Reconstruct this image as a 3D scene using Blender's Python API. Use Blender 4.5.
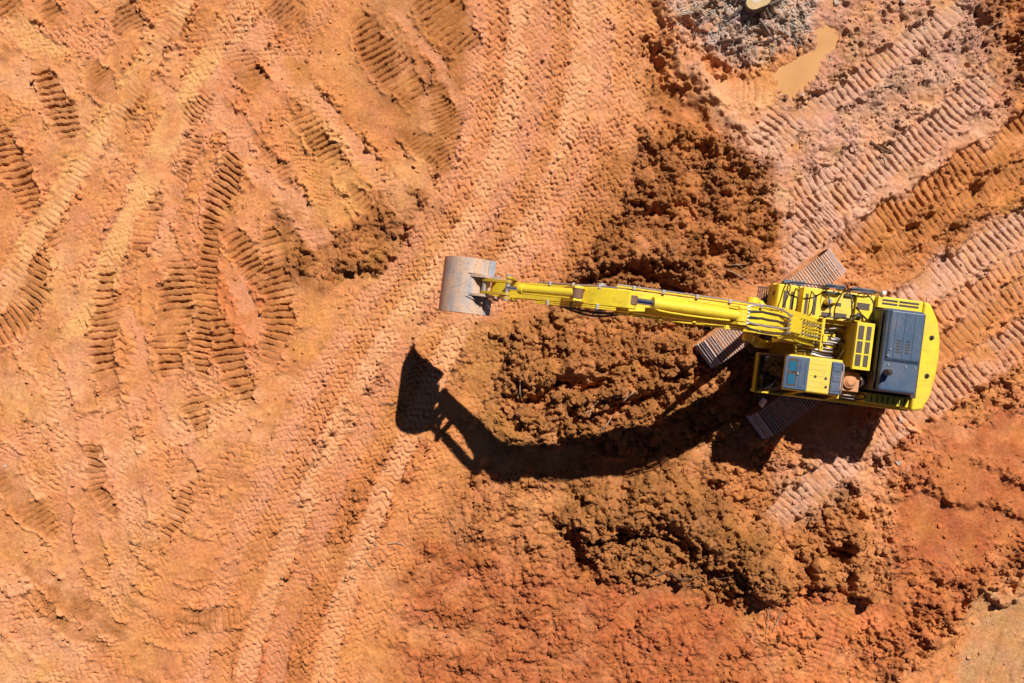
import bpy, bmesh, math, random
import numpy as np
from mathutils import Vector, Matrix

random.seed(7)
R = math.radians
scene = bpy.context.scene
for o in list(bpy.data.objects):
    bpy.data.objects.remove(o)

# ------------------------------------------------------------------ camera, sky, sun, exposure
cam_d = bpy.data.cameras.new('camera')
cam = bpy.data.objects.new('camera', cam_d)
scene.collection.objects.link(cam)
CAM_H = 26.0
cam.location = (0, 0, CAM_H)
cam.rotation_euler = (0, 0, 0)                       # drone looking straight down
cam_d.sensor_width = 36.0
cam_d.lens = 36.0 * 1023.0 / 1024.0
cam_d.clip_end = 3000
scene.camera = cam

SUN_EL, SUN_DIR = 51.0, (0.47, 0.883)                # direction towards the sun on the ground plane
w = bpy.data.worlds.new('World'); scene.world = w; w.use_nodes = True
nt = w.node_tree
sky = nt.nodes.new('ShaderNodeTexSky'); sky.sky_type = 'NISHITA'
sky.sun_disc = False
sky.altitude = 2500; sky.air_density = 0.42; sky.dust_density = 0.2     # crisp, clear air
sky.sun_elevation = R(SUN_EL)
sky.sun_rotation = math.atan2(SUN_DIR[0], SUN_DIR[1])
bg = nt.nodes['Background']; bg.inputs['Strength'].default_value = 0.05
nt.links.new(sky.outputs[0], bg.inputs['Color'])

sun_d = bpy.data.lights.new('sun', 'SUN'); sun_d.energy = 5.0; sun_d.angle = R(0.5)
sun_d.color = (1.0, 0.955, 0.88)
sun = bpy.data.objects.new('sun', sun_d); scene.collection.objects.link(sun)
k = math.cos(R(SUN_EL))
sun_vec = Vector((SUN_DIR[0] * k, SUN_DIR[1] * k, math.sin(R(SUN_EL))))
sun.rotation_euler = sun_vec.to_track_quat('Z', 'Y').to_euler()
sun.location = (8, 18, 30)

vs = scene.view_settings
vs.view_transform = 'Standard'; vs.look = 'None'; vs.exposure = 0.28; vs.gamma = 1.0
vs.use_curve_mapping = False

# ------------------------------------------------------------------ object helpers
COL = scene.collection
def link(o, parent=None):
    COL.objects.link(o)
    if parent is not None:
        o.parent = parent
    return o
def tag(o, label=None, cat=None, group=None, kind=None):
    if label: o['label'] = label
    if cat: o['category'] = cat
    if group: o['group'] = group
    if kind: o['kind'] = kind
    return o

class MB:
    """collects shapes; build() links them as one mesh object"""
    def __init__(s):
        s.v = []; s.f = []; s.m = []
    def add(s, vs_, fs, mi=0):
        b = len(s.v)
        s.v += [tuple(p) for p in vs_]
        s.f += [tuple(i + b for i in f) for f in fs]
        s.m += [mi] * len(fs)
    def box(s, x0, x1, y0, y1, z0, z1, mi=0, top=None, M=None):
        """top=(dx0,dx1,dy0,dy1): shift of the upper edges"""
        t = top or (0, 0, 0, 0)
        p = [(x0, y0, z0), (x1, y0, z0), (x1, y1, z0), (x0, y1, z0),
             (x0 + t[0], y0 + t[2], z1), (x1 + t[1], y0 + t[2], z1), (x1 + t[1], y1 + t[3], z1), (x0 + t[0], y1 + t[3], z1)]
        if M: p = [M @ Vector(q) for q in p]
        s.add(p, [(3, 2, 1, 0), (4, 5, 6, 7), (0, 1, 5, 4), (1, 2, 6, 5), (2, 3, 7, 6), (3, 0, 4, 7)], mi)
    def prism_xz(s, prof, y0, y1, mi=0):
        n = len(prof)
        area = sum(prof[i][0] * prof[(i + 1) % n][1] - prof[(i + 1) % n][0] * prof[i][1] for i in range(n))
        if area < 0: prof = prof[::-1]
        p = [(x, y0, z) for x, z in prof] + [(x, y1, z) for x, z in prof]
        fs = [tuple(range(n)), tuple(range(2 * n - 1, n - 1, -1))]
        fs += [(i, i + n, (i + 1) % n + n, (i + 1) % n) for i in range(n)]
        s.add(p, fs, mi)
    def prism_xy(s, prof, z0, z1, mi=0, inset=0.0):
        n = len(prof)
        area = sum(prof[i][0] * prof[(i + 1) % n][1] - prof[(i + 1) % n][0] * prof[i][1] for i in range(n))
        if area < 0: prof = prof[::-1]
        cx = sum(p[0] for p in prof) / n; cy = sum(p[1] for p in prof) / n
        p = [(x, y, z0) for x, y in prof] + [(x + (cx - x) * inset, y + (cy - y) * inset, z1) for x, y in prof]
        fs = [tuple(range(n - 1, -1, -1)), tuple(range(n, 2 * n))]
        fs += [(i, (i + 1) % n, (i + 1) % n + n, i + n) for i in range(n)]
        s.add(p, fs, mi)
    def cyl(s, p0, p1, r0, r1=None, n=14, mi=0):
        r1 = r0 if r1 is None else r1
        p0 = Vector(p0); p1 = Vector(p1); d = (p1 - p0).normalized()
        a = d.orthogonal().normalized(); b = d.cross(a)
        ring = lambda c, r: [c + (a * math.cos(2 * math.pi * i / n) + b * math.sin(2 * math.pi * i / n)) * r for i in range(n)]
        fs = [tuple(range(n - 1, -1, -1)), tuple(range(n, 2 * n))]
        fs += [(i, (i + 1) % n, (i + 1) % n + n, i + n) for i in range(n)]
        s.add(ring(p0, r0) + ring(p1, r1), fs, mi)
    def tube(s, pts, r, n=7, mi=0, smooth=0):
        pts = [Vector(p) for p in pts]
        for _ in range(smooth):                      # Chaikin corner cutting
            q = [pts[0]]
            for a, b in zip(pts, pts[1:]):
                q += [a * .75 + b * .25, a * .25 + b * .75]
            pts = q + [pts[-1]]
        rad = r if callable(r) else (lambda t: r)
        vs_, fs = [], []
        a = None
        for i, p in enumerate(pts):
            d = (pts[min(i + 1, len(pts) - 1)] - pts[max(i - 1, 0)]).normalized()
            a = d.orthogonal().normalized() if a is None else (a - d * a.dot(d)).normalized()
            b = d.cross(a); rr = rad(i / (len(pts) - 1))
            vs_ += [p + (a * math.cos(2 * math.pi * j / n) + b * math.sin(2 * math.pi * j / n)) * rr for j in range(n)]
        for i in range(len(pts) - 1):
            fs += [(i * n + j, i * n + (j + 1) % n, (i + 1) * n + (j + 1) % n, (i + 1) * n + j) for j in range(n)]
        fs += [tuple(range(n - 1, -1, -1)), tuple(range((len(pts) - 1) * n, len(pts) * n))]
        s.add(vs_, fs, mi)
    def mesh(s, name, mats, smooth=35):
        me = bpy.data.meshes.new(name)
        me.from_pydata(s.v, [], s.f)
        for m in (mats if isinstance(mats, (list, tuple)) else [mats]): me.materials.append(m)
        me.polygons.foreach_set('material_index', s.m)
        me.update()
        if smooth:
            me.shade_smooth(); me.set_sharp_from_angle(angle=R(smooth))
        return me
    def build(s, name, mats, parent=None, bevel=0.0, smooth=35, seg=2):
        o = link(bpy.data.objects.new(name, s.mesh(name, mats, smooth)), parent)
        if bevel:
            md = o.modifiers.new('bevel', 'BEVEL'); md.width = bevel; md.segments = seg
            md.limit_method = 'ANGLE'; md.angle_limit = R(35); md.harden_normals = True
        return o

# ------------------------------------------------------------------ materials
def new_mat(name):
    m = bpy.data.materials.new(name); m.use_nodes = True
    t = m.node_tree; return m, t, t.nodes['Principled BSDF']
def N(t, typ, **kw):
    n = t.nodes.new(typ)
    for k_, v in kw.items():
        if k_ in n.inputs: n.inputs[k_].default_value = v
        else: setattr(n, k_, v)
    return n
def mixc(t, fac, a, b, blend='MIX'):
    n = t.nodes.new('ShaderNodeMix'); n.data_type = 'RGBA'; n.blend_type = blend
    for sock, v in ((n.inputs[0], fac), (n.inputs[6], a), (n.inputs[7], b)):
        if isinstance(v, bpy.types.NodeSocket): t.links.new(v, sock)
        elif isinstance(v, (int, float)): sock.default_value = v
        else: sock.default_value = (*v, 1) if len(v) == 3 else v
    return n.outputs[2]
def ramp(t, src, lo, hi, c0=(0, 0, 0, 1), c1=(1, 1, 1, 1)):
    n = t.nodes.new('ShaderNodeValToRGB')
    n.color_ramp.elements[0].position = lo; n.color_ramp.elements[1].position = hi
    n.color_ramp.elements[0].color = c0; n.color_ramp.elements[1].color = c1
    t.links.new(src, n.inputs[0]); return n.outputs[0]
def worn(name, col, rough=0.45, metal=0.0, dust=(0.42, 0.20, 0.09), dust_amt=0.5, var=0.25, bump=0.0, spec=0.5, up=0.0, scale=1.0, coat=0.0, grime=0.0, rand=0.0, lo=.42, hi=.72):
    """paint or metal with dirt blotches, streaks and uneven gloss; `up` lets dust settle on level faces"""
    m, t, b = new_mat(name)
    tc = N(t, 'ShaderNodeTexCoord'); P = tc.outputs['Object']
    def noise(s_, d=5.0, r=0.6):
        n = N(t, 'ShaderNodeTexNoise', Scale=s_ * scale, Detail=d, Roughness=r); t.links.new(P, n.inputs['Vector']); return n.outputs[0]
    big, mid, fine = noise(1.7), noise(7.0), noise(45.0, 3)
    dark = tuple(c * (1 - var) for c in col)
    c = mixc(t, ramp(t, mid, 0.3, 0.75), col, dark)
    f = t.nodes.new('ShaderNodeMath'); f.operation = 'MULTIPLY'
    t.links.new(ramp(t, big, lo, hi), f.inputs[0]); t.links.new(ramp(t, fine, 0.35, 0.7), f.inputs[1])
    f2 = t.nodes.new('ShaderNodeMath'); f2.operation = 'MULTIPLY'; f2.inputs[1].default_value = dust_amt
    t.links.new(f.outputs[0], f2.inputs[0]); fac = f2.outputs[0]
    if up:
        g = N(t, 'ShaderNodeNewGeometry'); sx = N(t, 'ShaderNodeSeparateXYZ'); t.links.new(g.outputs['Normal'], sx.inputs[0])
        u1 = t.nodes.new('ShaderNodeMath'); u1.operation = 'MULTIPLY'
        t.links.new(ramp(t, sx.outputs[2], 0.6, 1.0), u1.inputs[0]); t.links.new(ramp(t, mid, 0.45 - .3 * up, 0.8 - .3 * up), u1.inputs[1])
        u2 = t.nodes.new('ShaderNodeMath'); u2.operation = 'MULTIPLY'; u2.inputs[1].default_value = up; t.links.new(u1.outputs[0], u2.inputs[0])
        u3 = t.nodes.new('ShaderNodeMath'); u3.operation = 'MAXIMUM'; t.links.new(u2.outputs[0], u3.inputs[0]); t.links.new(fac, u3.inputs[1]); fac = u3.outputs[0]
    c = mixc(t, fac, c, dust)
    if grime:                                         # grease and soot streaks
        mp = N(t, 'ShaderNodeMapping'); mp.inputs['Scale'].default_value = (2.2, 7.0, 5.0); t.links.new(P, mp.inputs['Vector'])
        gn = N(t, 'ShaderNodeTexNoise', Scale=1.6, Detail=6.0, Roughness=.7); t.links.new(mp.outputs[0], gn.inputs['Vector'])
        gm = t.nodes.new('ShaderNodeMath'); gm.operation = 'MULTIPLY'; gm.inputs[1].default_value = grime
        t.links.new(ramp(t, gn.outputs[0], .52, .72), gm.inputs[0]); c = mixc(t, gm.outputs[0], c, (.10, .06, .025))
    if rand:
        oi = N(t, 'ShaderNodeObjectInfo')
        c = mixc(t, 1.0, c, ramp(t, oi.outputs['Random'], 0, 1, (1 - rand,) * 3 + (1,), (1 + rand * .6,) * 3 + (1,)), 'MULTIPLY')
    t.links.new(c, b.inputs['Base Color'])
    rr = mixc(t, fac, (rough,) * 3, (0.95,) * 3)
    t.links.new(rr, b.inputs['Roughness'])
    b.inputs['Metallic'].default_value = metal
    b.inputs['Specular IOR Level'].default_value = spec
    b.inputs['Coat Weight'].default_value = coat
    if bump:
        bm_ = N(t, 'ShaderNodeBump', Strength=bump, Distance=0.01); t.links.new(mid, bm_.inputs['Height']); t.links.new(bm_.outputs[0], b.inputs['Normal'])
    return m

def soil_mat():
    m, t, b = new_mat('clay_soil')
    at = N(t, 'ShaderNodeAttribute', attribute_name='soil_colour')
    tc = N(t, 'ShaderNodeTexCoord'); P = tc.outputs['Object']
    def noise(s_, d=4.0, r=0.65):
        n = N(t, 'ShaderNodeTexNoise', Scale=s_, Detail=d, Roughness=r); t.links.new(P, n.inputs['Vector']); return n.outputs[0]
    n1, n2, n3 = noise(2.2), noise(14.0), noise(38.0, 3)
    c = mixc(t, 1.0, at.outputs['Color'], ramp(t, n1, 0.3, 0.72, (0.86, 0.84, 0.82, 1), (1.12, 1.13, 1.14, 1)), 'MULTIPLY')
    c = mixc(t, 1.0, c, ramp(t, n2, 0.3, 0.72, (0.80, 0.78, 0.76, 1), (1.16, 1.17, 1.19, 1)), 'MULTIPLY')
    c = mixc(t, 1.0, c, ramp(t, n3, 0.3, 0.7, (0.82, 0.80, 0.78, 1), (1.14, 1.15, 1.17, 1)), 'MULTIPLY')
    t.links.new(c, b.inputs['Base Color'])
    b.inputs['Roughness'].default_value = 0.92; b.inputs['Specular IOR Level'].default_value = 0.12
    bp = N(t, 'ShaderNodeBump', Strength=0.55, Distance=0.025); t.links.new(n2, bp.inputs['Height'])
    bp2 = N(t, 'ShaderNodeBump', Strength=0.5, Distance=0.012); t.links.new(n3, bp2.inputs['Height']); t.links.new(bp.outputs[0], bp2.inputs['Normal'])
    t.links.new(bp2.outputs[0], b.inputs['Normal'])
    return m
SOIL = soil_mat()

# ------------------------------------------------------------------ ground plan units: 1 unit = 1/39.35 m, x to the right, y downwards
S = 1023.0 / CAM_H
def axis(lo, hi, c0, c1):
    core = np.arange(lo - 12, hi + 12.5, 0.9)
    a = [core]
    left = [lo - 12]; st = 1.0
    while left[-1] > c0:
        st = min(4.0, st * 1.2) if left[-1] > lo - 165 else st * 1.35
        left.append(left[-1] - st)
    right = [core[-1]]; st = 1.0
    while right[-1] < c1:
        st = min(4.0, st * 1.2) if right[-1] < hi + 165 else st * 1.35
        right.append(right[-1] + st)
    return np.concatenate([np.array(left[1:][::-1]), core, np.array(right[1:])])
AX = axis(0, 1024, -30000, 31000); AY = axis(0, 683, -30000, 31000)
NX, NY = len(AX), len(AY)
XX, YY = np.meshgrid(AX, AY)
XX = XX.astype(np.float32); YY = YY.astype(np.float32)

_rng = np.random.RandomState(3)
_ang = _rng.rand(4096).astype(np.float32) * 6.2831853
_GX, _GY = np.cos(_ang), np.sin(_ang)
def _hash(ix, iy, seed):
    h = ix.astype(np.int64) * 374761393 + iy.astype(np.int64) * 668265263 + seed * 974634611
    h = (h ^ (h >> 13)) * 1274126177
    return ((h ^ (h >> 16)) & 4095).astype(np.int32)
def pn(x, y, seed=0):
    x0 = np.floor(x); y0 = np.floor(y); fx = x - x0; fy = y - y0
    u = fx * fx * fx * (fx * (fx * 6 - 15) + 10); v = fy * fy * fy * (fy * (fy * 6 - 15) + 10)
    def g(i, j):
        h = _hash(x0 + i, y0 + j, seed); return _GX[h] * (fx - i) + _GY[h] * (fy - j)
    a = g(0, 0); b = g(1, 0); c = g(0, 1); d = g(1, 1)
    return ((a + (b - a) * u) * (1 - v) + (c + (d - c) * u) * v).astype(np.float32) * 1.5
def fbm(x, y, sc, octv=4, seed=0, gain=0.5):
    r = 0; amp = 1.0
    for o in range(octv):
        r = r + amp * pn(x / sc, y / sc, seed + o * 17); sc *= 0.5; amp *= gain
    return r
def worley(x, y, cell, seed):
    """lumps: 1 at a clod's middle, 0 in the cracks between clods; every clod has its own size"""
    x = x / cell; y = y / cell; x0 = np.floor(x); y0 = np.floor(y)
    best = np.zeros_like(x)
    for i in (-1, 0, 1):
        for j in (-1, 0, 1):
            h = _hash(x0 + i, y0 + j, seed); h2 = _hash(x0 + i, y0 + j, seed + 5)
            px = x0 + i + (h % 64) / 64.0; py = y0 + j + (h // 64) / 64.0
            rr = 0.35 + 0.6 * (h2 % 64) / 64.0; asp = 0.75 + 0.5 * (h2 // 64) / 64.0
            d2 = ((x - px) * asp) ** 2 + ((y - py) / asp) ** 2
            best = np.maximum(best, (rr * np.sqrt(np.clip(1 - d2 / (rr * rr), 0, 1))))
    return best.astype(np.float32)
def sst(a, b, x):
    t = np.clip((x - a) / (b - a), 0, 1); return t * t * (3 - 2 * t)
def box_slice(x0, x1, y0, y1):
    i0, i1 = np.searchsorted(AX, [x0, x1]); j0, j1 = np.searchsorted(AY, [y0, y1])
    return slice(j0, j1), slice(i0, i1)

W1 = fbm(XX, YY, 46, 3, 101); W2 = fbm(XX, YY, 46, 3, 202)
FINE1 = fbm(XX, YY, 7, 3, 301); FINE2 = fbm(XX, YY, 7, 3, 302)
PATCH = fbm(XX, YY, 60, 3, 401)
PATCH2 = fbm(XX, YY, 26, 3, 402)
def poly_mask(pts, feather=8.0, warp=12.0):
    pts = np.array(pts, float); mg = feather + warp * 1.6
    sl = box_slice(pts[:, 0].min() - mg, pts[:, 0].max() + mg, pts[:, 1].min() - mg, pts[:, 1].max() + mg)
    x = XX[sl] + W1[sl] * warp + FINE1[sl] * 3; y = YY[sl] + W2[sl] * warp + FINE2[sl] * 3
    inside = np.zeros(x.shape, bool); dist = np.full(x.shape, 1e9, np.float32)
    n = len(pts)
    for i in range(n):
        ax, ay = pts[i]; bx, by = pts[(i + 1) % n]
        cond = ((ay > y) != (by > y))
        with np.errstate(divide='ignore', invalid='ignore'):
            xi = (bx - ax) * (y - ay) / (by - ay + 1e-9) + ax
        inside ^= cond & (x < xi)
        dx, dy = bx - ax, by - ay; L2 = dx * dx + dy * dy + 1e-9
        t = np.clip(((x - ax) * dx + (y - ay) * dy) / L2, 0, 1)
        dist = np.minimum(dist, (x - ax - t * dx) ** 2 + (y - ay - t * dy) ** 2)
    sd = np.where(inside, 1, -1) * np.sqrt(dist)
    return sl, sst(-feather, feather, sd).astype(np.float32)
def spline(pts, step=6.0):
    pts = [np.array(p, float) for p in pts]
    P_ = [2 * pts[0] - pts[1]] + pts + [2 * pts[-1] - pts[-2]]
    out = []
    for i in range(1, len(P_) - 2):
        p0, p1, p2, p3 = P_[i - 1:i + 3]; n = max(2, int(np.linalg.norm(p2 - p1) / step))
        for t in np.linspace(0, 1, n, endpoint=False):
            out.append(.5 * (2 * p1 + (p2 - p0) * t + (2 * p0 - 5 * p1 + 4 * p2 - p3) * t * t + (3 * p1 - p0 - 3 * p2 + p3) * t ** 3))
    out.append(pts[-1]); return np.array(out)
def stroke(pts, reach, warp=0.0):
    """along-distance s and signed side-distance d (+ = right of travel) round a curve"""
    q = spline(pts) if len(pts) > 2 else spline([pts[0], tuple((np.array(pts[0]) + np.array(pts[1])) / 2), pts[1]])
    sl = box_slice(q[:, 0].min() - reach, q[:, 0].max() + reach, q[:, 1].min() - reach, q[:, 1].max() + reach)
    sx, sy = AX[sl[1]], AY[sl[0]]
    shp = XX[sl].shape
    D_ = np.full(shp, 1e6, np.float32); S_ = np.zeros(shp, np.float32); G_ = np.ones(shp, np.float32)
    acc = 0.0
    wx = XX[sl] + W1[sl] * warp; wy = YY[sl] + W2[sl] * warp
    for a, b in zip(q, q[1:]):
        L = float(np.hypot(*(b - a)))
        lo = np.minimum(a, b) - reach; hi = np.maximum(a, b) + reach
        i0, i1 = np.searchsorted(sx, [lo[0], hi[0]]); j0, j1 = np.searchsorted(sy, [lo[1], hi[1]])
        if i1 <= i0 or j1 <= j0: acc += L; continue
        ss = (slice(j0, j1), slice(i0, i1))
        u = (b - a) / L
        rx = wx[ss] - a[0]; ry = wy[ss] - a[1]
        t = rx * u[0] + ry * u[1]; dd = rx * -u[1] + ry * u[0]
        tc = np.clip(t, 0, L); dist = np.hypot(rx - tc * u[0], ry - tc * u[1])
        better = dist < D_[ss]
        D_[ss] = np.where(better, dist, D_[ss]); S_[ss] = np.where(better, acc + tc, S_[ss]); G_[ss] = np.where(better, np.sign(dd), G_[ss])
        acc += L
    return sl, S_, D_ * G_, D_, acc

# ------------------------------------------------------------------ soil colours (plain albedo of each kind of earth)
C_TAN = np.array((0.580, 0.228, 0.080)); C_PINK = np.array((0.620, 0.268, 0.140)); C_YEL = np.array((0.560, 0.285, 0.095))
C_BROWN = np.array((0.260, 0.098, 0.029)); C_RED = np.array((0.430, 0.120, 0.042)); C_GREY = np.array((0.540, 0.315, 0.220))
C_DAMP = np.array((0.190, 0.070, 0.024)); C_PALE = np.array((0.710, 0.355, 0.175)); C_ASH = np.array((0.540, 0.420, 0.350))
C_OCHRE = np.array((0.375, 0.145, 0.046)); C_STRAW = np.array((0.690, 0.350, 0.130)); C_EARTH = np.array((0.305, 0.132, 0.038)); C_SAND = np.array((0.480, 0.255, 0.120))
COLR = np.empty((NY, NX, 3), np.float32); COLR[:] = C_TAN
def paint(sl, m, c):
    COLR[sl] = COLR[sl] * (1 - m[..., None]) + np.asarray(c, np.float32) * m[..., None]
full = (slice(0, NY), slice(0, NX))
paint(full, np.clip(0.35 + 0.9 * fbm(XX, YY, 240, 4, 11), 0, 1) * 0.4, C_PINK)
paint(full, np.clip(fbm(XX, YY, 150, 4, 12) * 1.3, 0, 1) * 0.3, C_RED * 1.2)
paint(full, np.clip(fbm(XX, YY, 120, 4, 13) * 1.3 - .1, 0, 1) * 0.55, C_PALE)
paint(full, np.clip(fbm(XX, YY, 90, 4, 14) * 1.5 - .15, 0, 1) * 0.3, C_YEL)
paint(full, np.clip(fbm(XX, YY, 40, 4, 15) * 1.5 - .3, 0, 1) * 0.35, C_OCHRE * 1.2)

# ------------------------------------------------------------------ ground relief
BASE = 0.07 * fbm(XX, YY, 260, 3, 21) + 0.022 * fbm(XX, YY, 70, 3, 22)
near_machine = np.exp(-(((XX - 780) / 105) ** 2 + ((YY - 345) / 95) ** 2) ** 2)
far = sst(700, 4000, np.hypot(XX - 512, YY - 341))
BASE = BASE * (1 - near_machine)
BASE += far * 0.5 * fbm(XX, YY, 2600, 4, 23)
DET = 0.004 * FINE1 + 0.006 * PATCH2 + 0.003 * pn(XX / 2.6, YY / 2.6, 31)
ROUGH = np.zeros((NY, NX), np.float32)
CRUMB = np.clip(0.25 + 0.6 * PATCH + .5 * PATCH2, 0, 1) * 0.35

# colour patches: (outline, colour, feather, strength)
ZONES = [
    ([(452, -160), (650, -160), (662, 60), (655, 150), (600, 230), (560, 300), (470, 330), (350, 420), (290, 520), (230, 520), (330, 380), (420, 260), (455, 140)], C_PINK, 16, .75),
    ([(560, -160), (640, -160), (650, 120), (620, 180), (575, 120)], C_PALE, 22, .5),
    ([(345, 12), (420, -20), (474, -40), (470, 60), (445, 140), (400, 150), (360, 80)], C_BROWN * 1.15, 12, .65),
    ([(430, -30), (474, -40), (468, 60), (456, 155), (436, 175), (420, 130), (440, 90)], C_BROWN * 1.5, 5, .7),
    ([(110, -30), (170, -30), (140, 44), (115, 20)], C_BROWN * 1.7, 6, .6), ([(72, 56), (112, 74), (114, 108), (92, 96)], C_BROWN * 1.7, 7, .6), ([(224, 40), (268, 84), (250, 96), (226, 70)], C_BROWN * 1.8, 6, .5), ([(262, -20), (318, -20), (300, 32), (270, 12)], C_BROWN * 1.8, 7, .5),
    ([(285, 130), (320, 110), (372, 190), (330, 235), (300, 210)], C_YEL, 9, .75),
    ([(350, 270), (400, 240), (440, 245), (435, 325), (500, 330), (560, 320), (520, 400), (420, 345), (380, 310)], C_YEL, 14, .7),
    ([(285, 205), (330, 232), (368, 205), (440, 182), (452, 215), (400, 262), (350, 285), (320, 300), (270, 280)], C_BROWN, 9, .85),
    ([(640, -60), (690, 60), (790, 140), (985, -30), (1020, 60), (1010, 110), (860, 235), (790, 275), (770, 200), (700, 110)], C_GREY, 12, .8),
    ([(800, -160), (1010, -160), (1000, 40), (900, 110), (790, 140), (755, 112), (800, 70)], C_GREY * .88, 12, .75),
    ([(700, 70), (780, 100), (765, 130), (700, 100)], C_PALE * .95, 7, .6),
    ([(600, 150), (690, 130), (770, 160), (778, 270), (700, 300), (560, 300), (575, 230)], C_BROWN, 10, .9),
    ([(640, 60), (690, 90), (740, 130), (700, 150), (655, 130)], C_OCHRE, 9, .8),
    ([(470, 320), (560, 300), (720, 300), (770, 370), (760, 450), (640, 480), (520, 475), (480, 430), (455, 380)], C_EARTH, 14, .9),
    ([(440, 470), (560, 470), (800, 460), (860, 490), (900, 600), (780, 620), (640, 590), (520, 560), (420, 560)], C_OCHRE, 18, .75),
    ([(560, 480), (690, 470), (770, 540), (760, 620), (690, 600), (560, 570)], C_EARTH * .85, 12, .85),
    ([(400, 540), (560, 560), (760, 610), (780, 720), (400, 760)], C_RED * .85, 26, .9),
    ([(560, 580), (700, 600), (760, 640), (760, 700), (640, 700), (600, 620)], C_RED, 18, .6),
    ([(790, 580), (900, 600), (880, 720), (760, 720)], C_RED * 1.2, 14, .7),
    ([(905, 440), (1000, 400), (1190, 380), (1190, 600), (1010, 570), (930, 640), (880, 700), (890, 560)], C_RED * .92, 18, .9),
    ([(920, 440), (990, 450), (980, 500), (925, 480)], C_TAN * .85, 10, .35),
    ([(770, 470), (860, 420), (910, 430), (870, 500), (790, 520)], C_GREY, 12, .55),
    ([(975, 600), (1190, 540), (1190, 800), (930, 800)], C_SAND, 7, .9),
    ([(840, 240), (940, 180), (1030, 110), (1190, 20), (1190, 140), (1000, 230), (880, 290)], C_OCHRE * 1.1, 8, .85),
    ([(880, 290), (980, 230), (1190, 120), (1190, 190), (960, 330), (930, 300)], C_GREY * 1.05, 8, .6),
    ([(930, 330), (1060, 230), (1190, 200), (1190, 320), (960, 430)], C_TAN * .92, 12, .7),
    ([(960, -160), (1190, -160), (1190, 20), (1010, 100), (985, 40)], C_OCHRE * .9, 14, .75),
    ([(660, -160), (830, -160), (812, 25), (760, 68), (700, 55), (668, 10)], C_ASH, 12, .75),
    ([(700, -30), (790, -30), (795, 10), (760, 40), (715, 35)], C_ASH * 1.2, 14, .6),
    ([(255, 600), (330, 480), (420, 440), (380, 560), (300, 683), (230, 740)], C_RED * 1.12, 18, .6),
    ([(-160, 540), (60, 540), (90, 620), (40, 800), (-160, 800)], C_PALE, 40, .45),
    ([(60, 430), (180, 420), (190, 480), (70, 500)], C_PINK, 30, .5),
    ([(215, 255), (262, 285), (270, 350), (245, 360), (215, 310)], C_RED * 1.22, 8, .45),
]
for pts, c, fe, st_ in ZONES:
    sl, m = poly_mask(pts, fe, 14)
    paint(sl, m * st_ * np.clip(0.85 + 0.5 * PATCH2[sl], 0, 1), c)

# grain: patches of dust and damp crumbs a few centimetres across
GRAIN = 1 + 0.10 * FINE1 + 0.14 * pn(XX / 2.3, YY / 2.3, 71) + 0.10 * fbm(XX, YY, 22, 3, 72)
COLR *= np.clip(GRAIN, .62, 1.4)[..., None]
COLR[..., 2] *= 1 + .16 * fbm(XX, YY, 30, 3, 73); COLR[..., 1] *= 1 + .05 * fbm(XX, YY, 18, 3, 74)
# broken, dug-over earth: (outline, roughness 0..1, feather)
for pts, r_, fe in [
    ([(590, 150), (660, 120), (740, 130), (775, 170), (775, 275), (700, 300), (575, 300), (560, 270), (590, 215)], .75, 16),
    ([(560, 240), (700, 240), (700, 300), (560, 300)], .9, 14),
    ([(485, 335), (560, 312), (720, 305), (745, 350), (770, 370), (760, 440), (650, 450), (560, 448), (500, 420)], 1.0, 16),
    ([(500, 350), (570, 350), (720, 370), (720, 420), (600, 440), (505, 410)], 1.0, 12),
    ([(560, 480), (780, 440), (870, 480), (910, 560), (880, 610), (780, 620), (690, 605), (560, 575)], .6, 20),
    ([(555, 515), (640, 500), (720, 540), (770, 590), (750, 620), (690, 600), (570, 575)], 1.0, 12),
    ([(800, 540), (850, 520), (890, 560), (880, 600), (830, 600), (790, 590)], .95, 10),
    ([(300, 215), (350, 225), (440, 190), (450, 215), (390, 262), (330, 290), (285, 270)], .5, 10),
    ([(400, 450), (560, 480), (620, 560), (600, 700), (420, 720), (380, 560)], .36, 40),
    ([(620, 600), (760, 620), (900, 600), (920, 720), (600, 720)], .38, 24),
    ([(660, -160), (840, -160), (815, 30), (775, 75), (690, 70), (655, 30)], .5, 14),
    ([(650, 20), (700, 85), (690, 110), (655, 70)], .6, 8),
    ([(940, -40), (1060, -60), (1060, 120), (985, 110), (960, 60)], .55, 16),
    ([(960, 370), (1060, 300), (1060, 400), (970, 420)], .6, 14),
    ([(920, 560), (985, 560), (990, 600), (940, 660), (890, 700), (860, 640)], .55, 16),
    ([(985, 545), (1080, 540), (1080, 590), (990, 600)], .7, 8),
    ([(860, 400), (930, 410), (930, 480), (880, 500), (840, 470)], .5, 14),
    ([(780, 100), (900, 20), (980, 20), (1000, 80), (800, 230), (770, 180)], .28, 20),
    ([(830, -160), (1000, -160), (985, 30), (880, 90), (800, 120), (770, 110), (840, 60)], .32, 14),
    ([(450, 470), (620, 470), (640, 520), (560, 600), (430, 600)], .45, 24),
    ([(640, 440), (800, 440), (860, 500), (760, 560), (660, 500)], .55, 18),
    ([(430, 330), (500, 330), (500, 420), (470, 430)], .3, 18),
    ([(770, 230), (800, 215), (810, 270), (780, 300), (765, 280)], .35, 10), ([(850, 255), (900, 235), (910, 280), (865, 285)], .4, 10),
    ([(860, 210), (1040, 120), (1060, 200), (900, 290)], .35, 14),
]:
    sl, m = poly_mask(pts, fe, 16)
    ROUGH[sl] = np.maximum(ROUGH[sl], m * r_)

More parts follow.
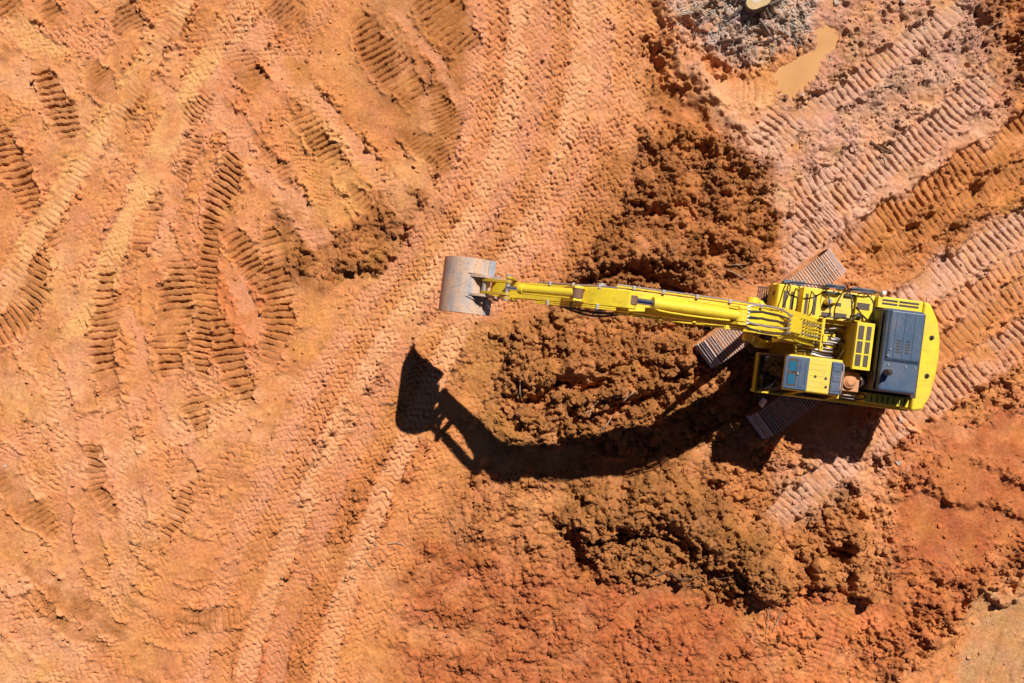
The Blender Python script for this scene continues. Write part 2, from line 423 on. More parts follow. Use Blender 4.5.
# ---- prints left by crawler tracks and wheels
RAG = fbm(XX, YY, 13, 2, 411)
def stamp(pts, wd, kind='bar', pitch=7.6, depth=0.035, power=1.0, sink=0.02, berm=0.02, slant=0.0, patchy=0.6, tint=None, tint_amt=0.35, duty=0.34, period=15.0, amp=3.2, endfade=25.0, calm=1.0, warp=3.0, taper=False, litter=0.0):
    hw = wd / 2
    sl, s, d, ad, L = stroke(pts, hw + 12, warp)
    d = d + FINE1[sl] * 1.3
    ad = np.abs(ad + FINE2[sl] * 1.8)
    if kind == 'bar': ad = ad + np.clip(RAG[sl] * 4 + PATCH2[sl] * 3, -3, 5) + (1 - np.clip(np.minimum(s, L - s) / (.35 * L + 1), 0, 1)) * hw * (.4 if taper else 0)
    m = sst(hw + 1.5, hw - 2.5, ad)
    ends = np.clip(np.minimum(s, L - s) / endfade + PATCH2[sl] * 0.5, 0, 1) if endfade else 1.0
    pm = np.clip(1 - patchy * 0.55 + patchy * (1.5 * PATCH[sl] + 0.9 * PATCH2[sl]), 0, 1) * np.clip(.95 + .7 * RAG[sl], .3, 1.25)
    m = m * ends * power
    if kind == 'bar':
        t = (s + slant * d + FINE1[sl] * .4 + RAG[sl] * .6 + W1[sl] * .9) / pitch; t = t - np.floor(t)
        pat = -sst(0, .10, t) * sst(duty + .12, duty, t)
        pat = pat * (0.85 + 0.5 * FINE2[sl])
    else:
        dz_ = d + RAG[sl] * 1.0; tri = np.abs(((dz_ / period) % 1.0) * 2 - 1) * 2 - 1
        row = np.floor(d / period)
        t = (s + amp * np.clip(tri * 1.5, -1, 1) + FINE1[sl] * .5 + RAG[sl] * 1.1 + W2[sl] * 2.0) / pitch; t = t - np.floor(t)
        pat = -sst(0, .10, t) * sst(.34, .2, t) + 0.25 * np.clip(t - .3, 0, 1) - 0.1
        pat = pat * (0.8 + 0.5 * FINE2[sl])
    DET[sl] = DET[sl] * (1 - m * calm) + m * (depth * pat * pm - sink + DET[sl] * .4 * calm)
    if litter: CRUMB[sl] = np.maximum(CRUMB[sl], m * litter * np.clip(.5 + PATCH2[sl] * 1.5, 0, 1))
    edge = np.exp(-((ad - hw - 2.5) / 2.6) ** 2) * ends * power
    DET[sl] += edge * berm * np.clip(0.5 + 1.2 * PATCH2[sl] + 0.8 * FINE1[sl], 0, 2)
    ROUGH[sl] = ROUGH[sl] * (1 - m * .85 * calm)
    CRUMB[sl] = np.clip(CRUMB[sl] * (1 - m * .85) + edge * 0.8 * np.clip(PATCH2[sl] + .5, 0, 1), 0, 1)
    if tint is not None:
        paint(sl, m * tint_amt * np.clip(.6 + PATCH2[sl] + .4 * pm, 0, 1), tint)

# wheel scales over the trodden left half
for i, (pts, wd) in enumerate([
    ([(-100, 180), (60, 60), (210, -60)], 26), ([(-120, 250), (40, 110), (170, -60)], 22), ([(20, -80), (180, 70), (330, 250)], 26), ([(70, -80), (215, 60), (350, 220)], 22),
    ([(-60, 30), (120, 170), (200, 330)], 26), ([(120, 250), (150, 420), (260, 560)], 28), ([(-60, 480), (110, 420), (330, 330)], 26), ([(-60, 520), (120, 455), (320, 370)], 24),
    ([(-60, 640), (120, 560), (300, 400)], 26), ([(30, 720), (130, 560), (110, 380)], 24), ([(70, 720), (165, 570), (150, 400)], 22), ([(-40, 560), (60, 660), (220, 720)], 26), ([(-60, 600), (30, 700), (120, 760)], 24),
    ([(-40, 400), (30, 440), (60, 540), (20, 640)], 26), ([(240, 20), (330, 120), (420, 220)], 24), ([(215, 30), (300, 150), (345, 240)], 26), ([(-30, 20), (60, 40), (150, 20)], 24), ([(20, 330), (60, 400), (70, 470)], 24),
    ([(-10, 330), (60, 200), (130, 90), (195, -10)], 24), ([(85, 320), (125, 230), (165, 140), (230, 30), (260, -20)], 28), ([(60, 300), (95, 225), (150, 130), (215, 20)], 20), ([(190, 240), (240, 140), (300, 40), (330, -20)], 26), ([(150, 200), (205, 100), (270, 0)], 22)]):
    stamp(pts, wd, 'zig', pitch=6.4 + (i % 3) * .6, depth=0.066, power=.9, sink=0.008 + .006 * (i % 2), berm=0.020, patchy=.75, amp=2.2, period=9 + i % 3, tint=(C_TAN * 1.04, C_PINK, C_PALE, C_TAN * .9, C_PALE)[i % 5], tint_amt=.5)
# haul road: narrow wheel bands bending from the top to the lower left
TOPX = [478, 499, 521, 543, 565, 586, 608, 630, 651]
for i, x0 in enumerate(TOPX):
    u = i / 8.0
    pts = [(x0, -160), (x0 - 2, 20), (x0 - 14 - 4 * u, 130), (x0 - 58 - 6 * u, 235)]
    if i < 6: pts += [(x0 - 140 + 10 * u, 345), (x0 - 208 + 26 * u, 470), (x0 - 268 + 30 * u, 620), (x0 - 300 + 40 * u, 760)]
    else: pts += [(x0 - 100 - 8 * u, 290), (x0 - 128, 325)]
    stamp(pts, 22.5, 'zig', pitch=6.5 + .5 * (i % 2), depth=0.056 + .014 * ((i * 5) % 3), power=.96, sink=0.010 + .014 * (i % 2), berm=0.020, patchy=.35, period=9.5 + (i % 3), amp=2.3, endfade=0 if i < 6 else 16,
          tint=(C_PINK, C_TAN * .9, C_PALE, C_PINK * .9, C_OCHRE * 1.25, C_PALE, C_PINK, C_TAN * .92, C_OCHRE * 1.2)[i], tint_amt=.7)
for pts in ([(505, 330), (470, 400), (410, 510), (345, 610), (300, 720)], [(480, 440), (430, 520), (375, 600), (330, 720)]):
    stamp(pts, 26, 'zig', pitch=7.2, depth=0.055, power=.9, patchy=.5, period=10, amp=2.4, tint=C_TAN, tint_amt=.35)
stamp([(600, 100), (560, 180), (500, 230), (450, 300)], 22, 'zig', pitch=7.4, depth=0.075, power=.95, patchy=.3, period=11, amp=2.5, tint=C_OCHRE * 1.15, tint_amt=.45)
# crumbly spill lines between the wheel bands
for pts in ([(1040, 490), (1000, 472), (955, 450)], [(1040, 530), (985, 502), (965, 508), (908, 476)], [(440, 300), (400, 355), (345, 420), (300, 500), (270, 560)], [(395, 440), (350, 520), (310, 590)], [(452, 40), (450, 120), (430, 200), (390, 250)], [(320, 78), (352, 120), (390, 182)], [(640, 20), (655, 100), (620, 180)], [(330, 560), (300, 620), (285, 683)], [(260, 470), (235, 520)], [(420, 330), (395, 400)]):
    sl, s, d, ad, L = stroke(pts, 26, 6)
    e = np.exp(-((ad + 3 * PATCH2[sl]) / 7.0) ** 2) * np.clip(.35 + 1.6 * PATCH2[sl] + RAG[sl], 0, 1) * np.clip(np.minimum(s, L - s) / 20, 0, 1)
    CRUMB[sl] = np.maximum(CRUMB[sl], e * .9); ROUGH[sl] = np.maximum(ROUGH[sl], e * .35); paint(sl, e * .5, C_OCHRE)
# turning circle lower left
for rr_, dz in ((145, .05), (119, .05), (92, .045), (65, .04), (40, .03)):
    arc = [(205 + rr_ * math.cos(a), 520 + rr_ * .8 * math.sin(a)) for a in np.linspace(R(190), R(10), 9)]
    stamp(arc, 24, 'zig', pitch=7, depth=dz, power=.9, sink=0.03, berm=0.035, patchy=.6, period=10, amp=2.4, tint=(C_OCHRE * 1.3 if rr_ % 2 else C_TAN), tint_amt=.35)
for i, (pts, wd) in enumerate([([(-30, 350), (40, 225), (112, 112), (190, -10)], 22), ([(70, 345), (118, 245), (160, 150), (222, 30)], 24), ([(150, 250), (205, 130), (280, 0)], 18), ([(300, -10), (215, 90), (250, 140), (330, 250)], 22), ([(0, 12), (40, 45), (70, 62)], 24)]):
    stamp(pts, wd, 'zig', pitch=6.2, depth=.026, sink=.014, berm=.022, patchy=.7, period=9, amp=2, tint=(C_STRAW, C_STRAW, C_PINK, C_PINK, C_STRAW)[i], tint_amt=.75)
# crawler prints on the left: (curve, width, depth, pitch)
BR = C_BROWN * 1.35
for pts, wd, dp, pc, sln in [
    ([(112, 2), (126, 20), (140, 40)], 36, .055, 5.2, .0), ([(190, 12), (170, 36), (150, 56)], 20, .05, 4.6, .0), ([(84, 58), (98, 82), (112, 104)], 26, .035, 4.6, 0), ([(148, 78), (130, 104), (110, 130)], 23, .055, 4.8, 0),
    ([(-12, -6), (20, 18)], 26, .055, 6, .2), ([(34, -4), (62, 24)], 22, .05, 6, .2), ([(38, 66), (56, 105), (76, 148)], 29, .09, 7.0, .15), ([(-10, 120), (14, 168), (34, 214)], 30, .09, 6.8, .15),
    ([(46, 220), (64, 256)], 18, .06, 6.5, .1), ([(152, 192), (148, 225), (142, 260)], 24, .06, 7.5, 0), ([(238, 150), (222, 195), (211, 240)], 30, .085, 6.6, .25), ([(212, 215), (207, 268), (205, 320), (203, 378)], 24, .085, 6.2, .1),
    ([(222, 222), (246, 258), (274, 298)], 27, .085, 6.8, 0), ([(270, 222), (276, 280), (278, 325), (266, 370)], 28, .07, 6.8, -.1), ([(182, 252), (174, 320), (166, 388)], 34, .09, 7.4, -.25), ([(216, 312), (230, 358), (248, 410)], 27, .085, 7.4, .2),
    ([(106, 264), (104, 340), (113, 428)], 25, .085, 7.4, -.25), ([(44, 250), (26, 305), (-8, 346)], 34, .065, 6.6, .3), ([(194, 390), (201, 436)], 26, .06, 6.5, -.2), ([(352, 16), (384, 60), (420, 106)], 38, .085, 6.4, .02),
    ([(420, -16), (446, 18), (476, 52)], 44, .085, 6.4, .02), ([(440, 60), (448, 110), (446, 165)], 34, .05, 4.8, -.4), ([(398, 130), (428, 150), (452, 175)], 26, .04, 4.6, .2), ([(292, 108), (318, 140), (346, 176)], 24, .08, 6.2, .2),
    ([(232, 48), (246, 70), (262, 92)], 30, .05, 5, .3), ([(268, -4), (286, 14), (304, 34)], 30, .05, 4.8, 0), ([(250, 128), (272, 158), (296, 196)], 12, .07, 5.6, 0), ([(345, 178), (362, 200), (380, 220)], 14, .06, 5.6, 0),
    ([(94, 440), (100, 490), (120, 520)], 18, .055, 6, 0), ([(195, 476), (178, 515), (158, 545)], 16, .06, 6, 0), ([(180, 130), (196, 110), (215, 86)], 18, .05, 4.8, 0), ([(176, 190), (190, 160), (200, 130)], 14, .05, 5, 0),
    ([(-6, 470), (20, 500), (60, 540)], 26, .03, 6, .2), ([(705, 128), (680, 100), (656, 92)], 30, .05, 5.6, .1), ([(20, 560), (70, 600), (130, 640)], 24, .03, 6, 0), ([(160, 605), (200, 622), (250, 612)], 20, .04, 6, 0), ([(36, 590), (60, 620), (110, 650)], 18, .04, 6, 0)]:
    stamp(pts, wd, 'bar', pitch=pc, depth=dp * 1.6, sink=.016, berm=.034, slant=sln, patchy=.5, tint=BR, tint_amt=.72, endfade=12, duty=.25, taper=True)
# smooth pink skid marks
for pts, wd in (([(388, 4), (428, 52), (470, 116)], 13), ([(312, 92), (345, 132), (376, 176)], 15), ([(270, 190), (250, 160), (230, 130)], 14), ([(225, 262), (245, 300), (262, 345)], 20), ([(-10, 300), (20, 262)], 20), ([(120, 300), (140, 350), (136, 420)], 16)):
    stamp(pts, wd, 'bar', pitch=9, depth=.004, sink=.012, berm=.02, patchy=.3, tint=C_PINK * 1.02, tint_amt=.75, endfade=16)
stamp([(-20, 330), (40, 235), (112, 122), (186, 0), (200, -40)], 17, 'bar', pitch=6, depth=.03, sink=.012, berm=.012, patchy=.6, tint=C_PALE, tint_amt=.5)
# crawler prints on the right
for pts, wd, dp, pc, sln, tn in [
    ([(968, 4), (890, 60), (825, 104), (765, 150)], 27, .05, 7.2, .35, C_GREY), ([(1004, 66), (930, 134), (860, 180), (790, 232)], 36, .055, 7.6, .3, C_GREY),
    ([(860, 150), (820, 178), (782, 196)], 24, .05, 7.2, .35, C_GREY), ([(845, 210), (815, 234), (784, 264)], 28, .05, 7.2, .2, C_GREY), ([(790, 105), (772, 122), (750, 150)], 24, .05, 7.4, .3, C_GREY),
    ([(1190, 20), (1030, 122), (945, 182), (880, 222), (838, 250)], 31, .055, 7.7, .05, C_OCHRE * 1.1), ([(1190, 60), (1050, 150), (960, 205), (860, 268)], 22, .03, 7, 0, C_OCHRE),
    ([(1190, 118), (1060, 200), (970, 258), (920, 290), (880, 318)], 34, .045, 7.6, .25, C_GREY * 1.08), ([(1190, 160), (1060, 236), (975, 292), (920, 330)], 24, .04, 7.6, .1, C_TAN * .95),
    ([(1190, 190), (1060, 262), (980, 320), (930, 356)], 26, .03, 7.6, .1, C_OCHRE * 1.1), ([(1190, 240), (1060, 312), (990, 360), (930, 402), (870, 440)], 38, .05, 7.6, .25, C_GREY),
    ([(860, 452), (800, 496), (770, 526)], 30, .03, 7.6, .2, C_GREY), ([(695, 80), (730, 88), (766, 92)], 26, .03, 6.4, 0, C_PALE),
    ([(600, 640), (650, 600), (700, 585)], 26, .010, 7, 0, None), ([(800, 690), (850, 620), (900, 600)], 26, .012, 6, .3, None)]:
    stamp(pts, wd * .92, 'bar', pitch=pc * .93, depth=dp * 1.7, sink=.026, berm=.045, litter=.45, slant=-sln * .4, patchy=.45, tint=tn, tint_amt=.55, duty=.3, endfade=14, calm=.9)
# scraped streaks at the bottom
for k_, (x0, y0, x1, y1) in enumerate([(395, 612, 470, 520), (410, 616, 500, 508), (430, 600, 530, 500), (655, 700, 690, 600), (672, 700, 705, 606), (690, 700, 722, 610), (705, 700, 735, 615), (805, 690, 850, 600), (818, 690, 862, 604),
                                        (845, 600, 822, 680), (985, 700, 1010, 600), (1000, 720, 1040, 590), (930, 700, 985, 600)]):
    sl, s, d, ad, L = stroke([(x0, y0), (x1, y1)], 14, 4)
    ROUGH[sl] *= 1 - .5 * np.exp(-(ad / 7.0) ** 2)
    DET[sl] -= 0.05 * np.exp(-(ad / 2.6) ** 2) * np.clip(np.minimum(s, L - s) / 25, 0, 1)

# ---- larger forms: (curve, half width, height in metres, steepness)
FORM = np.zeros((NY, NX), np.float32)
def form(pts, hw, h, soft=0.6, warp=10.0):
    sl, s, d, ad, L = stroke(pts, hw * 1.6 + 14, warp)
    e = np.clip(np.minimum(s, L - s) / (hw * .9 + 1), 0, 1)
    ad = ad + FINE1[sl] * 2.0 + PATCH2[sl] * 3 + (1 - e) * hw * .7
    FORM[sl] += h * sst(hw, hw * (1 - soft), ad)
def step(pts, h, width=10, fall=90.0, warp=8.0):
    """bank: ground right of the curve stands h higher, easing back to level over `fall`"""
    sl, s, d, ad, L = stroke(pts, fall + 14, warp)
    e = sst(0, 30, np.minimum(s, L - s))
    FORM[sl] += h * e * sst(-width / 2, width / 2, d + FINE1[sl] * 2) * sst(fall, fall * .2, d)
form([(505, 395), (560, 388), (600, 376)], 17, -.24, 1.0); form([(575, 410), (620, 402), (660, 398)], 17, -.24, 1.0); form([(640, 372), (690, 378)], 12, -.2, 1.0)
form([(560, 372), (640, 352), (700, 350)], 15, .14, .9); form([(540, 402), (580, 396), (640, 388)], 9, .12, .9)
form([(602, 276), (640, 272), (668, 286)], 15, -.3, .95); form([(700, 238), (726, 252)], 9, -.24); form([(640, 205), (668, 212), (700, 222)], 7, -.13); form([(568, 288), (600, 280)], 8, -.2)
form([(690, 145), (712, 152)], 8, -.16); form([(620, 225), (660, 250), (720, 225)], 30, .22, 1.0); form([(650, 180), (720, 190)], 30, .14, 1.0)
step([(778, 616), (742, 584), (692, 553), (640, 531), (600, 541), (556, 524)], .50, 11, 70); step([(628, 370), (580, 383), (545, 391), (500, 397)], .42, 8, 40); step([(672, 390), (632, 402), (600, 410), (560, 419)], .42, 8, 38)
step([(712, 356), (672, 371), (636, 380)], .36, 8, 34); step([(694, 290), (662, 280), (632, 267), (600, 275), (572, 280)], .30, 9, 46); step([(738, 256), (712, 246), (694, 236)], .22, 8, 30); step([(862, 566), (838, 552), (818, 545)], .42, 8, 36); step([(830, 590), (812, 578), (790, 568)], .40, 8, 32); step([(880, 606), (850, 592), (830, 582)], .36, 8, 30)
step([(735, 160), (706, 150), (684, 144)], .16, 8, 30); step([(676, 216), (650, 208), (628, 206)], .16, 8, 34); step([(600, 575), (580, 556), (560, 536)], .2, 9, 30); step([(545, 505), (500, 520), (455, 548)], .12, 9, 40)
form([(560, 538), (592, 578)], 13, -.30); form([(618, 532), (655, 530), (700, 552), (735, 574)], 18, -.38, .9); form([(704, 575), (720, 596), (748, 612)], 16, -.36, .9)
form([(590, 500), (660, 495), (720, 520), (770, 555)], 26, .24, 1.0); form([(640, 470), (700, 470), (740, 460)], 26, .16, 1.0)
form([(800, 578), (810, 562)], 12, -.36); form([(824, 546), (846, 560)], 12, -.38); form([(834, 578), (856, 592)], 11, -.34); form([(812, 562), (828, 566)], 11, .16, .9)
form([(820, 515), (830, 512)], 5, -.12); form([(888, 535), (894, 545)], 5, -.12); form([(330, 283), (345, 270)], 6, -.1)
form([(330, 260), (380, 235), (430, 205)], 24, .13, 1.0)
form([(470, 545), (520, 515), (580, 500)], 20, .08, 1.0)
form([(668, 12), (690, 36)], 9, -.3, .8); form([(700, 68), (738, 66)], 6, -.15); form([(726, 47), (756, 40), (786, 36)], 5, -.14)
form([(700, -30), (750, 22), (800, -30)], 46, .26, 1.0)
form([(664, -160), (660, -30), (664, 10), (690, 70), (720, 108)], 12, .22, .9); form([(720, 108), (760, 140)], 10, .12, .9)
form([(676, 120), (650, 40)], 12, -.08, 1.)
form([(640, 30), (665, 80), (710, 128)], 10, -.14, .9)
form([(800, 155), (880, 100), (960, 50)], 24, .08, 1.0)
form([(880, 146), (893, 152)], 3.5, -.12, .8)
form([(1000, -40), (1015, 30), (1010, 80)], 12, -.16, .9)
form([(850, 224), (930, 170), (1010, 112)], 7, .10, .9)
form([(884, 290), (960, 236), (1040, 180)], 9, .09, .9); form([(960, 225), (1000, 205)], 8, .12, .9)
step([(1190, 525), (1020, 482), (985, 466), (955, 450)], .12, 16, 70)
step([(1190, 580), (1010, 515), (985, 500), (965, 508), (935, 492), (908, 476)], .15, 16, 80)
step([(925, 700), (960, 640), (985, 600), (1060, 565)], -.16, 12, 200)
form([(985, 598), (1000, 600), (1024, 596)], 8, .18, .9); form([(1014, 590), (1022, 594)], 6, -.2)
step([(330, 740), (300, 640), (325, 560), (380, 500)], .05, 8, 60)
form([(120, 590), (160, 615), (215, 625), (270, 600)], 8, .05, .9)

prs = random.Random(31)
for _ in range(650):                                  # holes between heaped clods
    x_, y_ = prs.uniform(-60, 1084), prs.uniform(-60, 743)
    r0 = float(ROUGH[np.searchsorted(AY, y_), np.searchsorted(AX, x_)])
    if prs.random() < r0 * 1.1 - .25:
        a_ = prs.uniform(-.6, .5); l_ = prs.uniform(3, 14)
        form([(x_, y_), (x_ + math.cos(a_) * l_, y_ - math.sin(a_) * l_)], prs.uniform(3.5, 7.5), -prs.uniform(.08, .22) * min(1, r0 + .2), .9, 8)
# puddle basin
PUD = [(826, 17), (836, 27), (842, 35), (836, 51), (821, 62), (817, 78), (811, 86), (799, 98), (795, 104), (785, 94), (767, 77), (786, 68), (797, 57), (812, 47), (814, 29)]
psl, pm_ = poly_mask(PUD, 5, 6)
for s_, m_ in ((psl, pm_),):
    ROUGH[s_] *= 1 - m_; CRUMB[s_] *= 1 - .8 * m_
    DET[s_] *= 1 - .6 * m_; FORM[s_] *= 1 - m_; BASE[s_] *= 1 - m_
rsl, rm = poly_mask(PUD, 16, 3)
FORM[rsl] *= 1 - .8 * rm; BASE[rsl] *= 1 - rm
FORM[psl] -= 0.07 * pm_
paint(rsl, rm * .45, C_OCHRE)
# stump pit
sx_, sy_ = 752, 7
ss_ = box_slice(690, 810, -60, 60)
dd_ = np.hypot((XX[ss_] - sx_) / 1.25, YY[ss_] - sy_ - 3) + FINE1[ss_] * 2
FORM[ss_] -= .22 * sst(21, 13, dd_)

# ---- clods in the broken earth
L1 = worley(XX + 6 * FINE1, YY + 6 * FINE2, 17, 51); L2 = worley(XX + 3 * FINE1, YY + 3 * FINE2, 8.5, 52); L3 = worley(XX, YY, 4.6, 53)
big = np.clip(PATCH * 1.4 + .55, 0, 1)
lumps = (0.26 * (L1 - .3) * big + 0.27 * (L2 - .3) * (0.55 + .45 * np.clip(PATCH2 + .5, 0, 1)) + 0.16 * (L3 - .3)
         + 0.07 * FINE1 + 0.12 * PATCH2 + .02 * pn(XX / 2.4, YY / 2.4, 33))
ROUGH = np.clip(ROUGH * (1 + 0.7 * PATCH2), 0, 1)
HGT = BASE + FORM + DET + ROUGH * lumps + CRUMB * (0.06 * (L3 - .25) + .04 * FINE1)
# flat bearing under the tracks
cosA, sinA = math.cos(R(216.1 - 180)), math.sin(R(216.1 - 180))
mx, my = (XX - 791.4) / S, (342 - YY) / S
al = mx * cosA + my * sinA; ac = -mx * sinA + my * cosA
trk = sst(.42, .33, np.abs(np.abs(ac) - 1.1)) * sst(2.25, 1.9, np.abs(al))
HGT = HGT * (1 - trk) + trk * (-.02)
core_m = sst(2.6, 1.9, np.hypot(al, ac))
HGT = np.where(core_m > 0, HGT * (1 - core_m) + core_m * np.minimum(HGT, .06 + .3 * HGT), HGT)
# moister earth in the freshly dug lumps
paint(full, np.clip(ROUGH * 1.3 - .2, 0, 1) * .35, C_OCHRE * .9)
paint(full, np.clip(ROUGH * 1.1 - .35, 0, 1) * np.clip(.35 + PATCH2, 0, 1) * .45, C_DAMP)
paint(full, np.clip(ROUGH - .3, 0, 1) * np.clip(-PATCH2 * 1.6 - .1, 0, 1) * .6, C_OCHRE * 1.12)

def make_ground():
    v = np.empty((NY * NX, 3), np.float32)
    v[:, 0] = ((XX - 512) / S).ravel(); v[:, 1] = ((341.5 - YY) / S).ravel(); v[:, 2] = HGT.ravel()
    idx = np.arange(NY * NX, dtype=np.int32).reshape(NY, NX)
    a = idx[:-1, :-1].ravel(); b = idx[1:, :-1].ravel(); c = idx[1:, 1:].ravel(); d = idx[:-1, 1:].ravel()
    q = np.stack([a, b, c, d], 1).ravel()
    me = bpy.data.meshes.new('ground')
    nf = len(a)
    me.vertices.add(NY * NX); me.vertices.foreach_set('co', v.ravel())
    me.loops.add(nf * 4); me.loops.foreach_set('vertex_index', q)
    me.polygons.add(nf); me.polygons.foreach_set('loop_start', np.arange(0, nf * 4, 4, dtype=np.int32))
    me.update(calc_edges=True)
    at = me.attributes.new('soil_colour', 'FLOAT_COLOR', 'POINT')
    rgba = np.ones((NY * NX, 4), np.float32); rgba[:, :3] = COLR.reshape(-1, 3)
    at.data.foreach_set('color', rgba.ravel())
    me.shade_smooth()
    me.materials.append(SOIL)
    o = link(bpy.data.objects.new('ground', me))
    tag(o, 'orange clay ground of a building site covered in crawler and wheel prints', None, None, 'structure')
    return o
make_ground()
def hz(px, py):
    """ground height at plan units"""
    i = np.clip(np.searchsorted(AX, px), 1, NX - 1); j = np.clip(np.searchsorted(AY, py), 1, NY - 1)
    return HGT[j, i]
def wpt(px, py, dz=0.0):
    return Vector(((px - 512) / S, (341.5 - py) / S, float(hz(px, py)) + dz))

# ------------------------------------------------------------------ puddle
def make_puddle():
    m, t, b = new_mat('muddy_water')
    tc = N(t, 'ShaderNodeTexCoord'); n = N(t, 'ShaderNodeTexNoise', Scale=2.0, Detail=3.0); t.links.new(tc.outputs['Object'], n.inputs['Vector'])
    t.links.new(mixc(t, ramp(t, n.outputs[0], .35, .7), (0.58, 0.300, 0.125), (0.52, 0.262, 0.105)), b.inputs['Base Color'])
    b.inputs['Roughness'].default_value = 0.06; b.inputs['IOR'].default_value = 1.33
    n2 = N(t, 'ShaderNodeTexNoise', Scale=14.0, Detail=2.0); t.links.new(tc.outputs['Object'], n2.inputs['Vector'])
    bp = N(t, 'ShaderNodeBump', Strength=.06, Distance=.01); t.links.new(n2.outputs[0], bp.inputs['Height']); t.links.new(bp.outputs[0], b.inputs['Normal'])
    cx = sum(p[0] for p in PUD) / len(PUD); cy = sum(p[1] for p in PUD) / len(PUD)
    mb = MB()
    # slightly larger than the shoreline: the banks cut it
    out = []
    n_ = len(PUD)
    for i, (x, y) in enumerate(PUD):
        (ax, ay), (bx, by) = PUD[i - 1], PUD[(i + 1) % n_]
        tx, ty = bx - ax, by - ay; L = math.hypot(tx, ty)
        out.append((x + ty / L * 5, y - tx / L * 5))
    mb.prism_xy([((x - 512) / S, (341.5 - y) / S) for x, y in out], -.10, -0.030)
    o = mb.build('puddle', m, None, 0, 0)
    tag(o, 'elongated puddle of opaque orange muddy water near the grey stump mound', None, None, 'structure')
make_puddle()

# ------------------------------------------------------------------ loose clods (uncountable crumbs of soil)
def ico(sub):
    bm = bmesh.new(); bmesh.ops.create_icosphere(bm, subdivisions=sub, radius=1.0)
    v = np.array([x.co[:] for x in bm.verts], np.float32); f = np.array([[q.index for q in p.verts] for p in bm.faces], np.int32)
    bm.free(); return v, f
def lumpy(v, seed, amp):
    rs = np.random.RandomState(seed); out = v.copy()
    for _ in range(16):                              # cut flat facets and push dents
        d = rs.normal(size=3); d /= np.linalg.norm(d); h = rs.uniform(.4, .8)
        p = out @ d; out -= np.outer(np.clip(p - h, 0, None), d) * rs.uniform(.6, 1)
    return (out * (1 + amp * rs.normal(size=(len(v), 1)))).astype(np.float32)
def scatter(n_try, seed, dens, rmin, rmax, power, sub, x0=-120, x1=1144, y0=-120, y1=803):
    rs = np.random.RandomState(seed)
    px = rs.uniform(x0, x1, n_try); py = rs.uniform(y0, y1, n_try)
    i = np.clip(np.searchsorted(AX, px), 1, NX - 1); j = np.clip(np.searchsorted(AY, py), 1, NY - 1)
    keep = rs.rand(n_try) < dens[j, i]
    px, py, i, j = px[keep], py[keep], i[keep], j[keep]
    r = rmin * (rmax / rmin) ** (rs.rand(len(px)) ** power)
    return px, py, HGT[j, i], r, COLR[j, i], rs
def clod_mesh(name, sets, label):
    Vs, Fs, Cs = [], [], []; base = 0
    for (px, py, z, r, c, rs), sub in sets:
        v0, f0 = ico(sub); temps = [lumpy(v0, 40 + k_ + sub, .09) for k_ in range(10)]
        for q in range(len(px)):
            t_ = temps[rs.randint(10)]
            a = rs.uniform(0, 6.283); ca, sa = math.cos(a), math.sin(a)
            sx, sy, sz = r[q] * rs.uniform(.75, 1.3), r[q] * rs.uniform(.75, 1.2), r[q] * rs.uniform(.55, .95)
            x = t_[:, 0] * sx; y = t_[:, 1] * sy; zz = t_[:, 2] * sz
            vv = np.stack([x * ca - y * sa + (px[q] - 512) / S, x * sa + y * ca + (341.5 - py[q]) / S, zz + z[q] + sz * .35], 1)
            Vs.append(vv); Fs.append(f0 + base); base += len(v0)
            Cs.append(np.repeat((c[q] * rs.uniform(.85, 1.15))[None], len(v0), 0))
    v = np.concatenate(Vs).astype(np.float32); f = np.concatenate(Fs).astype(np.int32); c = np.concatenate(Cs).astype(np.float32)
    me = bpy.data.meshes.new(name)
    me.vertices.add(len(v)); me.vertices.foreach_set('co', v.ravel())
    me.loops.add(f.size); me.loops.foreach_set('vertex_index', f.ravel())
    me.polygons.add(len(f)); me.polygons.foreach_set('loop_start', np.arange(0, f.size, 3, dtype=np.int32))
    me.update(calc_edges=True)
    at = me.attributes.new('soil_colour', 'FLOAT_COLOR', 'POINT')
    rgba = np.ones((len(v), 4), np.float32); rgba[:, :3] = c; at.data.foreach_set('color', rgba.ravel())
    me.shade_smooth(); me.set_sharp_from_angle(angle=R(28)); me.materials.append(SOIL)
    o = link(bpy.data.objects.new(name, me)); tag(o, label, None, None, 'stuff'); return o
clear = 1 - np.maximum(trk, 0)
clear[psl] *= 1 - pm_
dens_big = np.clip(ROUGH * 1.25 - .25, 0, 1) ** 1.3 * clear
dens_small = np.clip(ROUGH * 1.0 + CRUMB * .55 + .03, 0, 1) * clear
clod_mesh('loose_soil', [(scatter(15000, 1, dens_big, .05, .15, 2.2, 2), 2), (scatter(110000, 2, dens_small, .017, .075, 1.6, 1), 1)],
          'loose crumbs and clods of dug clay strewn over the site')

# ------------------------------------------------------------------ machine materials
YEL = worn('yellow_paint', (0.86, 0.64, 0.03), .34, dust_amt=.6, var=.12, up=.14, coat=.15, grime=.32, lo=.38)
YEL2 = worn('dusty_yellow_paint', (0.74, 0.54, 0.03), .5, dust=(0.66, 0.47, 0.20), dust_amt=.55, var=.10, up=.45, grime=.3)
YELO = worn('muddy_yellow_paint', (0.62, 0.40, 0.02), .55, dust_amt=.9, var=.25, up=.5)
BLUE = worn('slate_blue_paint', (0.048, 0.092, 0.168), .34, dust=(0.24, 0.19, 0.17), dust_amt=.7, var=.22, up=.14, lo=.36)
DARK = worn('black_paint', (0.022, 0.022, 0.028), .45, dust_amt=.3, up=.2)
HOSE = worn('rubber_hose', (0.03, 0.03, 0.036), .4, dust_amt=.25, up=.1)
STEEL = worn('worn_steel', (0.50, 0.46, 0.46), .38, .55, dust_amt=.5, var=.35, up=.15)
